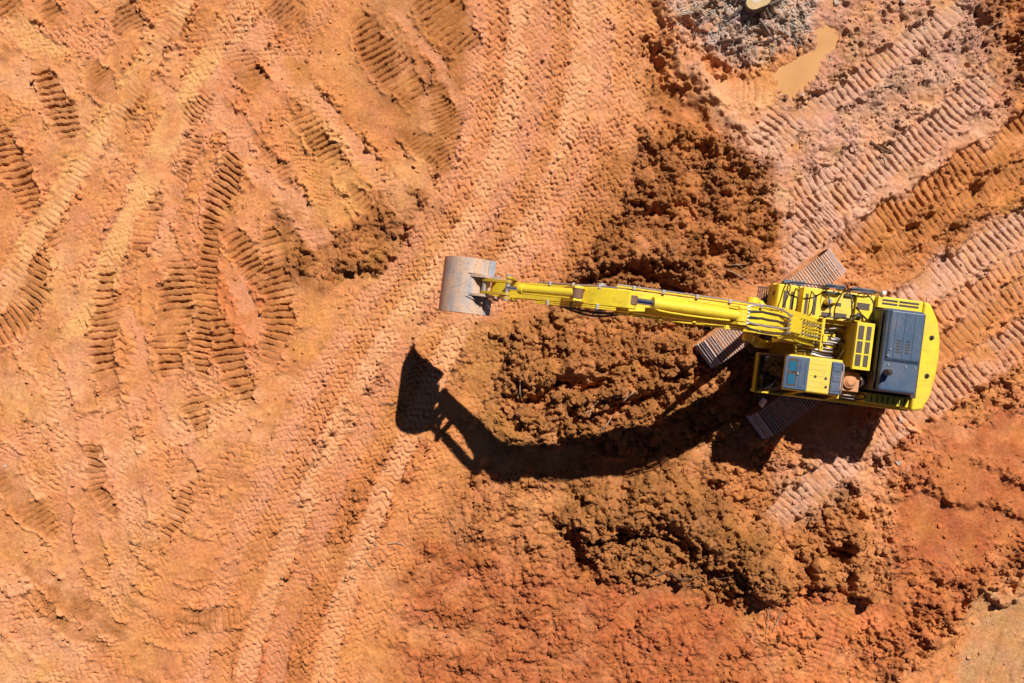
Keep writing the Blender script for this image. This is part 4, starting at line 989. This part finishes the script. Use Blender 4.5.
YB = -.24                                             # centre line of boom, arm and bucket
def make_front():
    # boom: box section swung up from its foot, bent at the knee
    top = [(-.16, 2.02), (-.06, 2.28), (.45, 3.15), (.95, 3.98), (1.42, 4.60), (1.85, 4.96), (2.35, 5.17), (3.2, 5.36), (4.2, 5.52), (5.05, 5.63), (5.36, 5.58)]
    bot = [(5.42, 5.42), (5.32, 5.26), (5.0, 5.20), (4.2, 4.98), (3.2, 4.66), (2.55, 4.36), (2.05, 3.98), (1.55, 3.42), (1.0, 2.72), (.45, 2.08), (.12, 1.76), (-.08, 1.74), (-.18, 1.86)]
    g = MB(); g.prism_xz(top + bot, YB - .225, YB + .225); bo = g.build('boom', YEL, EX, .02)
    for y_a, y_b in ((YB - .33, YB - .228), (YB + .228, YB + .33)):
        g = MB(); g.prism_xz([(-.14, 2.05), (.9, 3.88), (1.3, 4.4), (1.36, 4.34), (.96, 3.78), (-.06, 1.98)], y_a, y_b); g.build('boom_foot_flange', YEL, bo, .01)
    g = MB(); g.cyl((0, YB - .37, 1.9), (0, YB + .37, 1.9), .10, n=18); g.build('foot_pin', YELO, bo)
    g = MB(); g.cyl((5.24, YB - .29, 5.42), (5.24, YB + .29, 5.42), .10, n=18); g.build('boom_end_pin', STEEL, bo)
    g = MB(); g.cyl((1.95, YB - .40, 4.42), (1.95, YB + .40, 4.42), .09, n=18); g.cyl((1.95, YB - .28, 4.42), (1.95, YB + .28, 4.42), .17, n=20); g.build('cylinder_pin', YEL, bo, .008)
    # cover plate and manifold on the rear of the boom
    g = MB(); g.prism_xz([(.78, 3.78), (1.16, 4.35), (1.10, 4.44), (.70, 3.86)], YB - .15, YB + .16); g.build('manifold_cover', YEL, bo, .012)
    g = MB()
    rs = random.Random(9)
    for k_ in range(5):
        y = YB - .17 + k_ * .085
        for t in np.linspace(.06, .66, 7):
            x = -.10 + t * 1.2; z = 2.25 + t * 2.0
            g.box(x - .04, x + .04, y - .025, y + .025, z - .02, z + .10 + rs.uniform(0, .05))
    g.build('valve_bank', YEL, bo, .006)
    for k_ in range(6):
        y = YB - .2 + k_ * .08
        g = MB(); g.tube([(.72, y, 3.80), (.3, y + .01, 3.12), (-.02, y - .01, 2.56), (-.25, y, 2.2), (-.35, y, 1.6)], .017, 7, 0, 1); g.build('boom_pipe', (YEL, STEEL, YEL)[k_ % 3], bo)
    g = MB(); g.box(-.26, -.20, YB - .34, YB + .42, 2.2, 2.3); g.box(-.28, -.22, YB + .30, YB + .37, 1.6, 2.3); g.box(-.34, -.24, YB + .02, YB + .2, 2.05, 2.35); g.build('pipe_clamp_bar', YEL, bo, .008)
    # hoses from the manifold to the arm cylinder, looping over the knee
    for k_ in range(5):
        y = YB - .18 + k_ * .09; bow = (k_ - 2) * .035
        g = MB(); g.tube([(1.12, y, 4.42), (1.35, y + bow, 4.72), (1.75, y + bow * 1.4, 5.10), (2.15, y + bow, 5.30), (2.40, y * .6 + YB * .4, 5.32)], .021, 8, 0, 2); g.build('hydraulic_hose', HOSE if k_ % 3 else STEEL, bo)
        f_ = MB(); f_.cyl((1.08, y, 4.36), (1.18, y, 4.52), .028, n=8); f_.build('hose_fitting', STEEL, bo)
        f_ = MB(); f_.cyl((2.2, y * .8 + YB * .2, 5.32), (2.34, y * .7 + YB * .3, 5.33), .028, n=8); f_.build('hose_fitting', STEEL, bo)
    # long steel lines on both flanks of the boom
    for sy in (-1, 1):
        for k_ in range(2):
            y = YB + sy * (.252 + k_ * .035)
            g = MB(); g.tube([(1.30, y, 4.50), (1.8, y, 4.98), (2.4, y, 5.20), (3.3, y, 5.40), (4.3, y, 5.56), (4.95, y, 5.64)], .016, 7, 0, 1); g.build('steel_line', (YEL, STEEL)[k_ if sy < 0 else 0], bo)
        for x, z in ((1.9, 5.02), (2.6, 5.24), (3.3, 5.40), (4.0, 5.51), (4.6, 5.6)):
            y = YB + sy * .265; g = MB(); g.box(x - .03, x + .03, y - .04, y + .04, z - .04, z + .045); g.build('line_clamp', STEEL if sy < 0 else YEL, bo, .005)
    g = MB(); g.tube([(4.85, YB + .27, 5.62), (5.2, YB + .32, 5.5), (5.55, YB + .30, 5.28), (6.0, YB + .23, 4.95)], .024, 8, 0, 2); g.build('hydraulic_hose', HOSE, bo)
    g = MB(); g.tube([(4.85, YB + .30, 5.6), (5.25, YB + .40, 5.42), (5.7, YB + .34, 5.12), (6.1, YB + .2, 4.85)], .022, 8, 0, 2); g.build('hydraulic_hose', HOSE, bo)
    g = MB(); g.box(2.9, 3.05, YB + .23, YB + .38, 5.0, 5.16); g.build('work_lamp', DARK, bo, .02)
    # boom cylinders
    for sy in (-1, 1):
        y = YB + sy * .40
        a = Vector((.88, y, 1.45)); b_ = Vector((1.95, y, 4.42)); u = (b_ - a).normalized()
        g = MB(); g.cyl(a, a + u * 1.9, .095, n=18); g.cyl(a + u * 1.85, a + u * 1.95, .11, n=18); g.cyl(a - Vector((0, .07, 0)), a + Vector((0, .07, 0)), .12, n=16); g.tube([a + u * .2 + Vector((.1, 0, .02)), a + u * 1.0 + Vector((.13, 0, .02)), a + u * 1.85 + Vector((.11, 0, .03))], .02, 7, 0, 1)
        c = g.build('boom_cylinder', YEL, EX, .006)
        g = MB(); g.cyl(a + u * 1.95, b_, .055, n=16); g.build('piston_rod', CHROME, c)
        g = MB(); g.cyl(b_ - Vector((0, .06, 0)), b_ + Vector((0, .06, 0)), .13, n=18); g.build('rod_eye', YEL, c, .008)
    for sy in (-1, 1):
        g = MB(); g.box(.55, 1.0, YB + sy * .41 - .09, YB + sy * .41 + .09, 1.0, 1.55, top=(.15, -.05, 0, 0)); g.build('cylinder_bracket', YELO, EX, .02)
    # arm cylinder on top of the boom
    a = Vector((2.36, YB, 5.33)); b_ = Vector((4.68, YB, 5.98)); u = (b_ - a).normalized()
    g = MB(); g.cyl(a, a + u * 1.88, .105, n=22); g.cyl(a + u * 1.82, a + u * 1.95, .125, n=22); g.cyl(a - Vector((0, .12, 0)), a + Vector((0, .12, 0)), .13, n=18)
    g.tube([a + u * .25 + Vector((0, .13, .05)), a + u * 1.0 + Vector((0, .15, .05)), a + u * 1.75 + Vector((0, .14, .05)), a + u * 1.9 + Vector((0, .1, .05))], .02, 7, 0, 1)
    g.tube([a + u * .1 + Vector((0, -.13, .06)), a + u * .9 + Vector((0, -.15, .06)), a + u * 1.2 + Vector((0, -.14, .05))], .017, 7, 0, 1)
    ac = g.build('arm_cylinder', YEL, EX, .006)
    g = MB(); g.cyl(a + u * 1.95, b_, .06, n=18); g.build('piston_rod', CHROME, ac)
    g = MB(); g.cyl(b_ - Vector((0, .09, 0)), b_ + Vector((0, .09, 0)), .13, n=20); g.build('rod_eye', RUST, ac, .008)
    for y_a, y_b in ((YB - .19, YB - .13), (YB + .13, YB + .19)):
        g = MB(); g.prism_xz([(2.15, 5.08), (2.26, 5.42), (2.42, 5.44), (2.62, 5.22)], y_a, y_b); g.build('cylinder_lug', YEL, bo, .01)
    # arm
    prof = [(4.56, 5.90), (4.60, 6.06), (4.72, 6.12), (4.86, 6.06), (5.05, 5.96), (5.42, 5.78), (5.74, 5.42), (6.20, 4.88), (6.9, 4.24), (7.44, 3.82), (7.49, 3.72), (7.42, 3.62), (7.28, 3.60),
            (6.6, 4.10), (6.0, 4.58), (5.60, 4.90), (5.30, 5.08), (5.08, 5.18), (5.02, 5.36), (4.95, 5.60)]
    g = MB(); g.prism_xz(prof, YB - .175, YB + .175); ar = g.build('arm', YEL, EX, .018)
    for y_a, y_b in ((YB - .15, YB - .10), (YB + .10, YB + .15)):
        g = MB(); g.prism_xz([(5.56, 5.62), (5.62, 5.92), (5.80, 5.94), (5.98, 5.12)], y_a, y_b); g.build('cylinder_lug', YEL, ar, .008)
    for y, m_ in ((YB - .20, STEEL), (YB + .20, YEL), (YB + .235, YEL)):
        g = MB(); g.tube([(4.95, y, 5.98), (5.4, y, 5.78), (5.76, y, 5.38), (6.25, y, 4.80), (6.5, y, 4.56)], .018, 7, 0, 1); g.build('steel_line', m_, ar)
    for (x, z) in ((5.3, 5.80), (5.8, 5.32), (6.25, 4.80)):
        g = MB(); g.box(x - .03, x + .03, YB - .235, YB - .15, z - .03, z + .05); g.build('line_clamp', STEEL, ar, .005)
        g = MB(); g.box(x - .03, x + .03, YB + .15, YB + .26, z - .03, z + .05); g.build('line_clamp', STEEL, ar, .005)
    g = MB(); g.cyl((5.72, YB - .17, 5.84), (5.72, YB + .17, 5.84), .05, n=14); g.build('lug_pin', STEEL, ar)
    # bucket cylinder
    a = Vector((5.72, YB, 5.84)); b_ = Vector((7.12, YB, 4.68)); u = (b_ - a).normalized()
    g = MB(); g.cyl(a, a + u * .12, .10, n=16); g.cyl(a + u * .08, a + u * 1.42, .095, n=20); g.cyl(a + u * 1.36, a + u * 1.48, .11, n=20); g.tube([a + u * .2 + Vector((0, .1, .07)), a + u * .8 + Vector((0, .1, .08)), a + u * 1.4 + Vector((0, .09, .06))], .016, 7, 0, 1)
    bc = g.build('bucket_cylinder', YEL, EX, .006)
    g = MB(); g.cyl(a + u * 1.48, b_, .05, n=16); g.build('piston_rod', CHROME, bc)
    g = MB(); g.cyl(a + u * .0 - Vector((0, .095, 0)), a + Vector((0, .095, 0)), .11, n=18); g.build('rod_eye', RUST, bc, .006)
    # linkage
    P1 = (7.36, 3.71); P2 = (7.62, 4.20); A1 = (6.98, 4.06); J = (7.12, 4.68)
    def bar(name, p, q, y, th, r, m_):
        d = Vector((q[0] - p[0], 0, q[1] - p[1])).normalized(); nrm = Vector((-d.z, 0, d.x))
        pts = []
        for c, s_ in ((p, -1), (q, 1)):
            for k_ in range(7):
                an = -math.pi / 2 + math.pi * k_ / 6
                v = d * (s_ * math.cos(an) * r) + nrm * (math.sin(an) * r * s_); pts.append((c[0] + v.x, c[1] + v.z))
        g = MB(); g.prism_xz(pts, y - th / 2, y + th / 2); g.build(name, m_, EX, .006)
    for sy in (-1, 1):
        bar('guide_link', A1, J, YB + sy * .215, .05, .075, YELO)
        bar('bucket_link', J, P2, YB + sy * .13, .06, .07, YELO)
    for nm, p, hw in (('link_pin', J, .27), ('link_pin', A1, .25), ('bucket_pin', P1, .27), ('bucket_pin', P2, .24)):
        g = MB(); g.cyl((p[0], YB - hw, p[1]), (p[0], YB + hw, p[1]), .048, n=16); g.cyl((p[0], YB - hw, p[1]), (p[0], YB - hw + .03, p[1]), .075, n=14); g.cyl((p[0], YB + hw - .03, p[1]), (p[0], YB + hw, p[1]), .075, n=14); g.build(nm, STEEL, EX, .005)
    # bucket opened out: back of the shell up, mouth down towards the machine, teeth at the far low edge
    outp = [(7.50, 3.90), (7.66, 4.04), (7.85, 4.12), (8.05, 4.13), (8.23, 4.07), (8.38, 3.95), (8.49, 3.78), (8.56, 3.57), (8.595, 3.35), (8.60, 3.12), (8.58, 2.90)]
    inn = []
    for i, (x, z) in enumerate(outp):
        (ax, az), (bx, bz) = outp[max(i - 1, 0)], outp[min(i + 1, len(outp) - 1)]
        tx, tz = bx - ax, bz - az; L = math.hypot(tx, tz); inn.append((x + tz / L * .035, z - tx / L * .035))
    y0, y1 = YB - .575, YB + .615
    g = MB()
    n = len(outp); ns = 9
    vs_ = []; fs = []
    for j in range(ns):
        y = y0 + (y1 - y0) * j / (ns - 1)
        vs_ += [(x, y, z) for x, z in outp] + [(x, y, z) for x, z in inn]
    for j in range(ns - 1):
        b0, b1 = j * 2 * n, (j + 1) * 2 * n
        for i in range(n - 1):
            fs.append((b0 + i, b0 + i + 1, b1 + i + 1, b1 + i)); fs.append((b0 + n + i, b1 + n + i, b1 + n + i + 1, b0 + n + i + 1))
        fs.append((b0, b1, b1 + n, b0 + n)); fs.append((b0 + n - 1, b0 + 2 * n - 1, b1 + 2 * n - 1, b1 + n - 1))
    e = (ns - 1) * 2 * n
    for i in range(n - 1):
        fs.append((i, i + n, i + n + 1, i + 1)); fs.append((e + i, e + i + 1, e + i + n + 1, e + i + n))
    g.add(vs_, fs)
    bk = g.build('bucket', BUCK, EX, 0, 50)
    for yy, s_ in ((y0, 1), (y1, -1)):
        g = MB(); g.prism_xz([(x - (x - 8.05) * .03, z - (z - 3.5) * .03) for x, z in outp] + [(8.3, 3.02), (7.8, 3.32), (7.47, 3.52)], yy + s_ * .035, yy + s_ * .008); g.build('side_plate', BUCK, bk, .004)
        g = MB(); g.box(7.44, 7.60, min(yy + s_ * .006, yy + s_ * .36), max(yy + s_ * .006, yy + s_ * .36), 3.90, 3.93, top=(0, 0, 0, 0), M=Matrix.Translation((7.5, 0, 3.92)) @ Matrix.Rotation(R(-30), 4, 'Y') @ Matrix.Translation((-7.5, 0, -3.90))); 
        g.build('wear_plate', BARE, bk, .006)
    for k_ in range(5):
        y = y0 + .1 + k_ * (y1 - y0 - .2) / 4
        g = MB(); g.box(8.555, 8.60, y - .045, y + .045, 2.70, 2.98, top=(-.025, .025, -.01, .01)); g.build('tooth', BARE, bk, .008)
    for sy in (-1, 1):
        y = YB + sy * .20
        g = MB(); g.prism_xz([(7.26, 3.72), (7.30, 3.60), (7.42, 3.58), (7.60, 3.86), (8.0, 4.10), (7.86, 4.18), (7.72, 4.30), (7.60, 4.33), (7.49, 4.24)], y - .03, y + .03); g.build('ear', BUCK, bk, .008)
        g = MB(); yo = YB + sy * .245; g.prism_xy([(7.62, yo), (7.62, yo + sy * .13), (8.0, yo)], 4.06, 4.15); g.build('gusset', BUCK, bk)
    g = MB(); g.box(7.55, 7.68, YB - .165, YB + .165, 3.90, 4.08); g.build('cross_bar', BUCK, bk, .01)
make_front()

# ------------------------------------------------------------------ stump, roots, sticks, stones, big clods
BARK = worn('weathered_bark', (0.17, 0.13, 0.105), .95, dust_amt=.5, var=.45, bump=.6)
WOODCUT = worn('sawn_wood', (0.60, 0.40, 0.19), .8, dust=(0.30, 0.18, .09), dust_amt=.5, var=.25, scale=3)
PITH = worn('pale_heartwood', (0.62, 0.52, 0.38), .8, dust=(0.35, .26, .17), dust_amt=.4, var=.25, scale=4)
FIBRE = worn('grey_root_fibre', (0.62, 0.53, 0.46), .9, dust=(0.74, 0.69, 0.65), dust_amt=.8, var=.5)
TWIG = worn('dry_twig', (0.44, 0.29, 0.18), .85, dust_amt=.4, var=.3)
TWIGD = worn('dark_root', (0.15, 0.075, 0.045), .9, dust_amt=.5, var=.4)
STONE = worn('pale_stone', (0.52, 0.38, 0.30), .85, dust_amt=.9, var=.3, bump=.3)

def make_stump():
    c = wpt(752, 8); zb = c.z - .12
    root = bpy.data.objects.new('tree_stump', None); link(root); root.location = (c.x, c.y, zb)
    tag(root, 'sawn tree stump with tan cut face in the grey mound at the top edge', 'stump')
    rs = random.Random(2)
    n = 22; ring = []
    for i in range(n):
        a = 2 * math.pi * i / n; ring.append((a, .27 * (1 + .10 * math.sin(2 * a + .6) + .08 * math.sin(3 * a + 2) + rs.uniform(-.03, .03))))
    g = MB(); vs_ = []
    for z, k_ in ((-.15, 1.5), (.05, 1.22), (.2, 1.05), (.5, 1.0)):
        vs_ += [(math.cos(a) * r * k_ * 1.1, math.sin(a) * r * k_ * .9, z) for a, r in ring]
    fs = [(j * n + i, j * n + (i + 1) % n, (j + 1) * n + (i + 1) % n, (j + 1) * n + i) for j in range(3) for i in range(n)] + [tuple(range(3 * n, 4 * n))]
    g.add(vs_, fs); g.build('trunk', BARK, root)
    g = MB(); g.prism_xy([(math.cos(a) * r * 1.04, math.sin(a) * r * .85) for a, r in ring], .502, .518); g.build('cut_face', WOODCUT, root)
    g = MB(); g.prism_xy([(math.cos(a) * r * .5 - .01, math.sin(a) * r * .42 + .04) for a, r in ring], .519, .524); g.build('heartwood', PITH, root)
    for k_ in range(9):
        a = 2 * math.pi * k_ / 9 + rs.uniform(-.2, .2); L = rs.uniform(.6, 1.1); pts = []
        for t in np.linspace(0, 1, 6):
            rr = .25 + L * t; px = 512 + (c.x + math.cos(a + .35 * t) * rr) * S; py = 341.5 - (c.y + math.sin(a + .35 * t) * rr) * S
            pts.append((math.cos(a + .35 * t) * rr, math.sin(a + .35 * t) * rr, max(.22 * (1 - t) ** 2 , 0) + float(hz(px, py)) - zb - .01))
        g = MB(); g.tube(pts, lambda t: .055 * (1 - .8 * t), 7); g.build('root', BARK, root)
make_stump()

def make_fibres():
    rs = random.Random(5); g = MB()
    for _ in range(1000):
        a = rs.uniform(0, 6.283); r = 15 + 62 * rs.random() ** .8
        px, py = 748 + math.cos(a) * r * 1.0, -2 + math.sin(a) * r * .72
        if 812 < px: continue
        d = a + rs.gauss(0, .8); L = rs.uniform(3, 11); bend = rs.uniform(-.5, .5)
        pts = []
        lift = rs.uniform(.005, .05)
        for t in (0, .5, 1):
            x = px + math.cos(d + bend * t) * L * t; y = py + math.sin(d + bend * t) * L * t
            pts.append(wpt(x, y, .01 + lift * math.sin(math.pi * t)))
        g.tube(pts, rs.uniform(.004, .011), 4)
    o = g.build('root_fibre', FIBRE); tag(o, 'matted grey shredded root fibre around the sawn stump', None, None, 'stuff')
make_fibres()
def make_straw():
    rs = random.Random(15); g = MB()
    for _ in range(420):
        px, py = rs.uniform(-20, 1044), rs.uniform(-20, 703)
        if rs.random() > .25 + .75 * float(ROUGH[np.searchsorted(AY, py), np.searchsorted(AX, px)]): continue
        d = rs.uniform(0, 6.28); L = rs.uniform(2, 7)
        g.tube([wpt(px, py, .012), wpt(px + math.cos(d) * L * .5, py + math.sin(d) * L * .5, .03), wpt(px + math.cos(d) * L, py + math.sin(d) * L, .012)], rs.uniform(.004, .009), 4)
    o = g.build('straw_litter', TWIG); tag(o, 'dry straw and root bits scattered over the dug soil', None, None, 'stuff')
make_straw()

def stick(pts, r, label, mat=TWIG, lift=.02, cat='stick', name='stick'):
    q = spline(pts, 4.0) if len(pts) > 2 else [np.array(pts[0]) * (1 - t) + np.array(pts[1]) * t for t in np.linspace(0, 1, 6)]
    base = wpt(*q[0])
    zs = [float(max(hz(p[0] + i, p[1] + j) for i in (-2, 0, 2) for j in (-2, 0, 2))) for p in q]
    lo = [zs[0] + (zs[-1] - zs[0]) * i / (len(q) - 1) for i in range(len(q))]
    g = MB(); rs = random.Random(int(pts[0][0] * 7 + pts[0][1]))
    pp = [Vector(((p[0] - 512) / S, (341.5 - p[1]) / S, max(lo[i], zs[i]) * .5 + zs[i] * .5 + lift * .5)) for i, p in enumerate(q)]
    n_ = len(pp)
    g.tube([(p - pp[0]) for p in pp], lambda t: r * (1 - .5 * t) * (1 + .15 * math.sin(t * 23)), 7)
    if len(pp) > 4:                                   # a side shoot
        k_ = n_ // 2; d = (pp[k_ + 1] - pp[k_]).normalized(); sd = Vector((-d.y, d.x, .25)) * rs.choice((-1, 1))
        sd.z = .25; g.tube([pp[k_] - pp[0], pp[k_] - pp[0] + (d * .5 + sd * .6) * r * 5, pp[k_] - pp[0] + (d + sd) * r * 8], lambda t: r * .5 * (1 - .6 * t), 6)
    o = g.build(name, mat); o.location = pp[0]; tag(o, label, cat, 'sticks lying on the soil')
for a in [
    ([(632, 390), (626, 396), (620, 402)], .030, 'thick pale stick above the boom shadow in the dug soil'),
    ([(596, 400), (590, 409), (587, 416)], .018, 'thin pale stick left of the thick pale stick in dug soil'),
    ([(520, 380), (520, 392), (522, 401)], .018, 'upright-looking thin stick at the left end of the dug trench'),
    ([(612, 416), (604, 426), (596, 438)], .016, 'thin stick pointing down to the upper edge of the boom shadow'),
    ([(373, 541), (378, 547)], .016, 'short pale twig, left one of two above the others at lower centre'),
    ([(388, 544), (396, 543), (404, 546)], .018, 'longer pale twig, rightmost of the small group at lower centre'),
    ([(366, 560), (371, 568)], .016, 'short pale twig in the middle of the lower centre group'),
    ([(350, 575), (357, 580)], .014, 'short pale twig, lowest of the lower centre group'),
    ([(878, 90), (891, 86), (904, 88)], .020, 'knobbly stick lying between crawler prints below the puddle'),
    ([(876, 124), (888, 119), (902, 116)], .012, 'thin grey twig between two rows of crawler prints'),
    ([(768, 606), (767, 622), (765, 634)], .014, 'pale straight stalk at the right side of the dark hollow'),
    ([(782, 612), (776, 622), (772, 632)], .016, 'pale slanting stalk beside the straight stalk'),
    ([(900, 472), (908, 467)], .022, 'short whitish chip of wood on the grey soil right of the shadow'),
    ([(726, 271), (740, 277), (752, 284)], .016, 'pale stick just above the boom and left of the tool box'),
    ([(728, 266), (742, 265)], .012, 'thin straw-coloured twig above the pale stick near the tool box'),
    ([(1002, 22), (986, 30), (966, 44)], .014, 'long thin twig at the top right corner'),
]: stick(*a)
for a in [
    ([(655, 575), (668, 571), (680, 577), (700, 575)], .024, 'curved brown root lying across the dark dug hollow below the boom'),
    ([(688, 586), (712, 580), (733, 574)], .014, 'thin straight twig at the right of the curved brown root'),
    ([(396, 402), (391, 406)], .03, 'short dark stick at the left edge of the bucket shadow'),
    ([(870, 142), (882, 149), (893, 153)], .045, 'dark rotten branch lying among crawler prints right of centre'),
    ([(130, 541), (136, 545), (142, 546)], .018, 'short dark twig on the smooth clay at lower left'),
    ([(752, 45), (770, 42), (786, 36)], .03, 'dark root crossing the foot of the grey stump mound'),
    ([(716, 44), (734, 42), (742, 40)], .03, 'brown root left of the dark root at the stump mound'),
]: stick(a[0], a[1], a[2], TWIGD)

def lump(px, py, r, label, mat=SOIL, name='soil_clod', cat='clod', grp='large clods of clay', flat=.7, sink=.35, seed=0):
    v0, f0 = ico(3); v = lumpy(v0, seed, .02)
    v = v * (1 + .30 * fbm(v[:, 0] * 10 + v[:, 2] * 7 + seed, v[:, 1] * 10 - v[:, 2] * 5, 7, 4, seed, .65)[:, None])
    rs = np.random.RandomState(seed); v[:, 0] *= r * rs.uniform(.9, 1.25); v[:, 1] *= r * rs.uniform(.85, 1.1); v[:, 2] *= r * flat
    me = bpy.data.meshes.new(name); me.from_pydata(v.tolist(), [], f0.tolist()); me.shade_smooth(); me.set_sharp_from_angle(angle=R(40)); me.materials.append(mat)
    if mat is SOIL:
        at = me.attributes.new('soil_colour', 'FLOAT_COLOR', 'POINT')
        j, i = np.searchsorted(AY, py), np.searchsorted(AX, px)
        at.data.foreach_set('color', np.tile(np.append(COLR[j, i] * .75 + C_OCHRE * .35, 1).astype(np.float32), len(v)))
    o = link(bpy.data.objects.new(name, me)); o.location = wpt(px, py, r * flat * (1 - 2 * sink) * .6); o.rotation_euler = (0, 0, rs.uniform(0, 6))
    tag(o, label, cat, grp)
for k_, (px, py, r, lb) in enumerate([
    (816, 563, .30, 'biggest square clod of clay between two dark holes at lower right'), (824, 579, .24, 'clod right below the biggest square clod'), (868, 594, .17, 'rounded clod right of the lower dark holes'),
    (800, 590, .18, 'clod left of and below the biggest square clod'), (666, 463, .26, 'round clod just below the dark boom shadow'), (652, 462, .15, 'smaller clod touching the left of the round clod below the boom shadow'),
    (636, 425, .20, 'round clod on the upper edge of the boom shadow'), (612, 432, .18, 'clod left of the round clod at the boom shadow edge'), (556, 395, .18, 'clod on the ridge between the two dark trenches'),
    (693, 194, .16, 'pale clod in the middle of the brown heap above the boom'), (1000, 600, .13, 'dark red clod at the tip of the sandy patch, lower right'), (1021, 594, .15, 'dark clod at the right edge above the sandy patch'),
    (826, 512, .14, 'lone clod below the excavator rear shadow'), (352, 268, .13, 'dark clod on the brown patch left of the bucket'), (402, 262, .10, 'small clod on the brown patch nearest the bucket'),
    (706, 28, .15, 'reddish clod at the left side of the stump mound'), (744, 72, .14, 'reddish clod under the stump mound beside the pale prints'), (570, 430, .16, 'clod at the left end of the ridge above the boom shadow'),
    (740, 515, .15, 'clod on the slope below the excavator front shadow'), (590, 497, .16, 'clod on the slope under the middle of the boom shadow'),
]): lump(px, py, r * 1.1, lb, seed=60 + k_, sink=.2)
for k_, (px, py, r, lb) in enumerate([
    (102, 17, .055, 'tiny white stone near the top left'), (169, 488, .05, 'tiny white stone on smooth clay at lower left'), (898, 462, .10, 'pale stone beside the whitish wood chip'), (901, 420, .09, 'white stone beside the counterweight corner'),
    (902, 3, .12, 'pale stone at the top edge right of the puddle'), (830, 60, .05, 'small stone on the right shore of the puddle'), (818, 47, .07, 'red stone standing in the puddle'), (800, 97, .08, 'bluish stone at the lower tip of the puddle'),
    (836, 4, .12, 'grey-green stone at the top edge above the puddle'), (990, 623, .045, 'tiny white stone on the sandy patch'), (925, 28, .09, 'grey stone among prints right of the puddle'), (6, 466, .06, 'pale stone at the left edge below middle'),
]): lump(px, py, r * .8, lb, STONE, 'stone', 'stone', 'stones on the soil', .7, .3, 90 + k_)
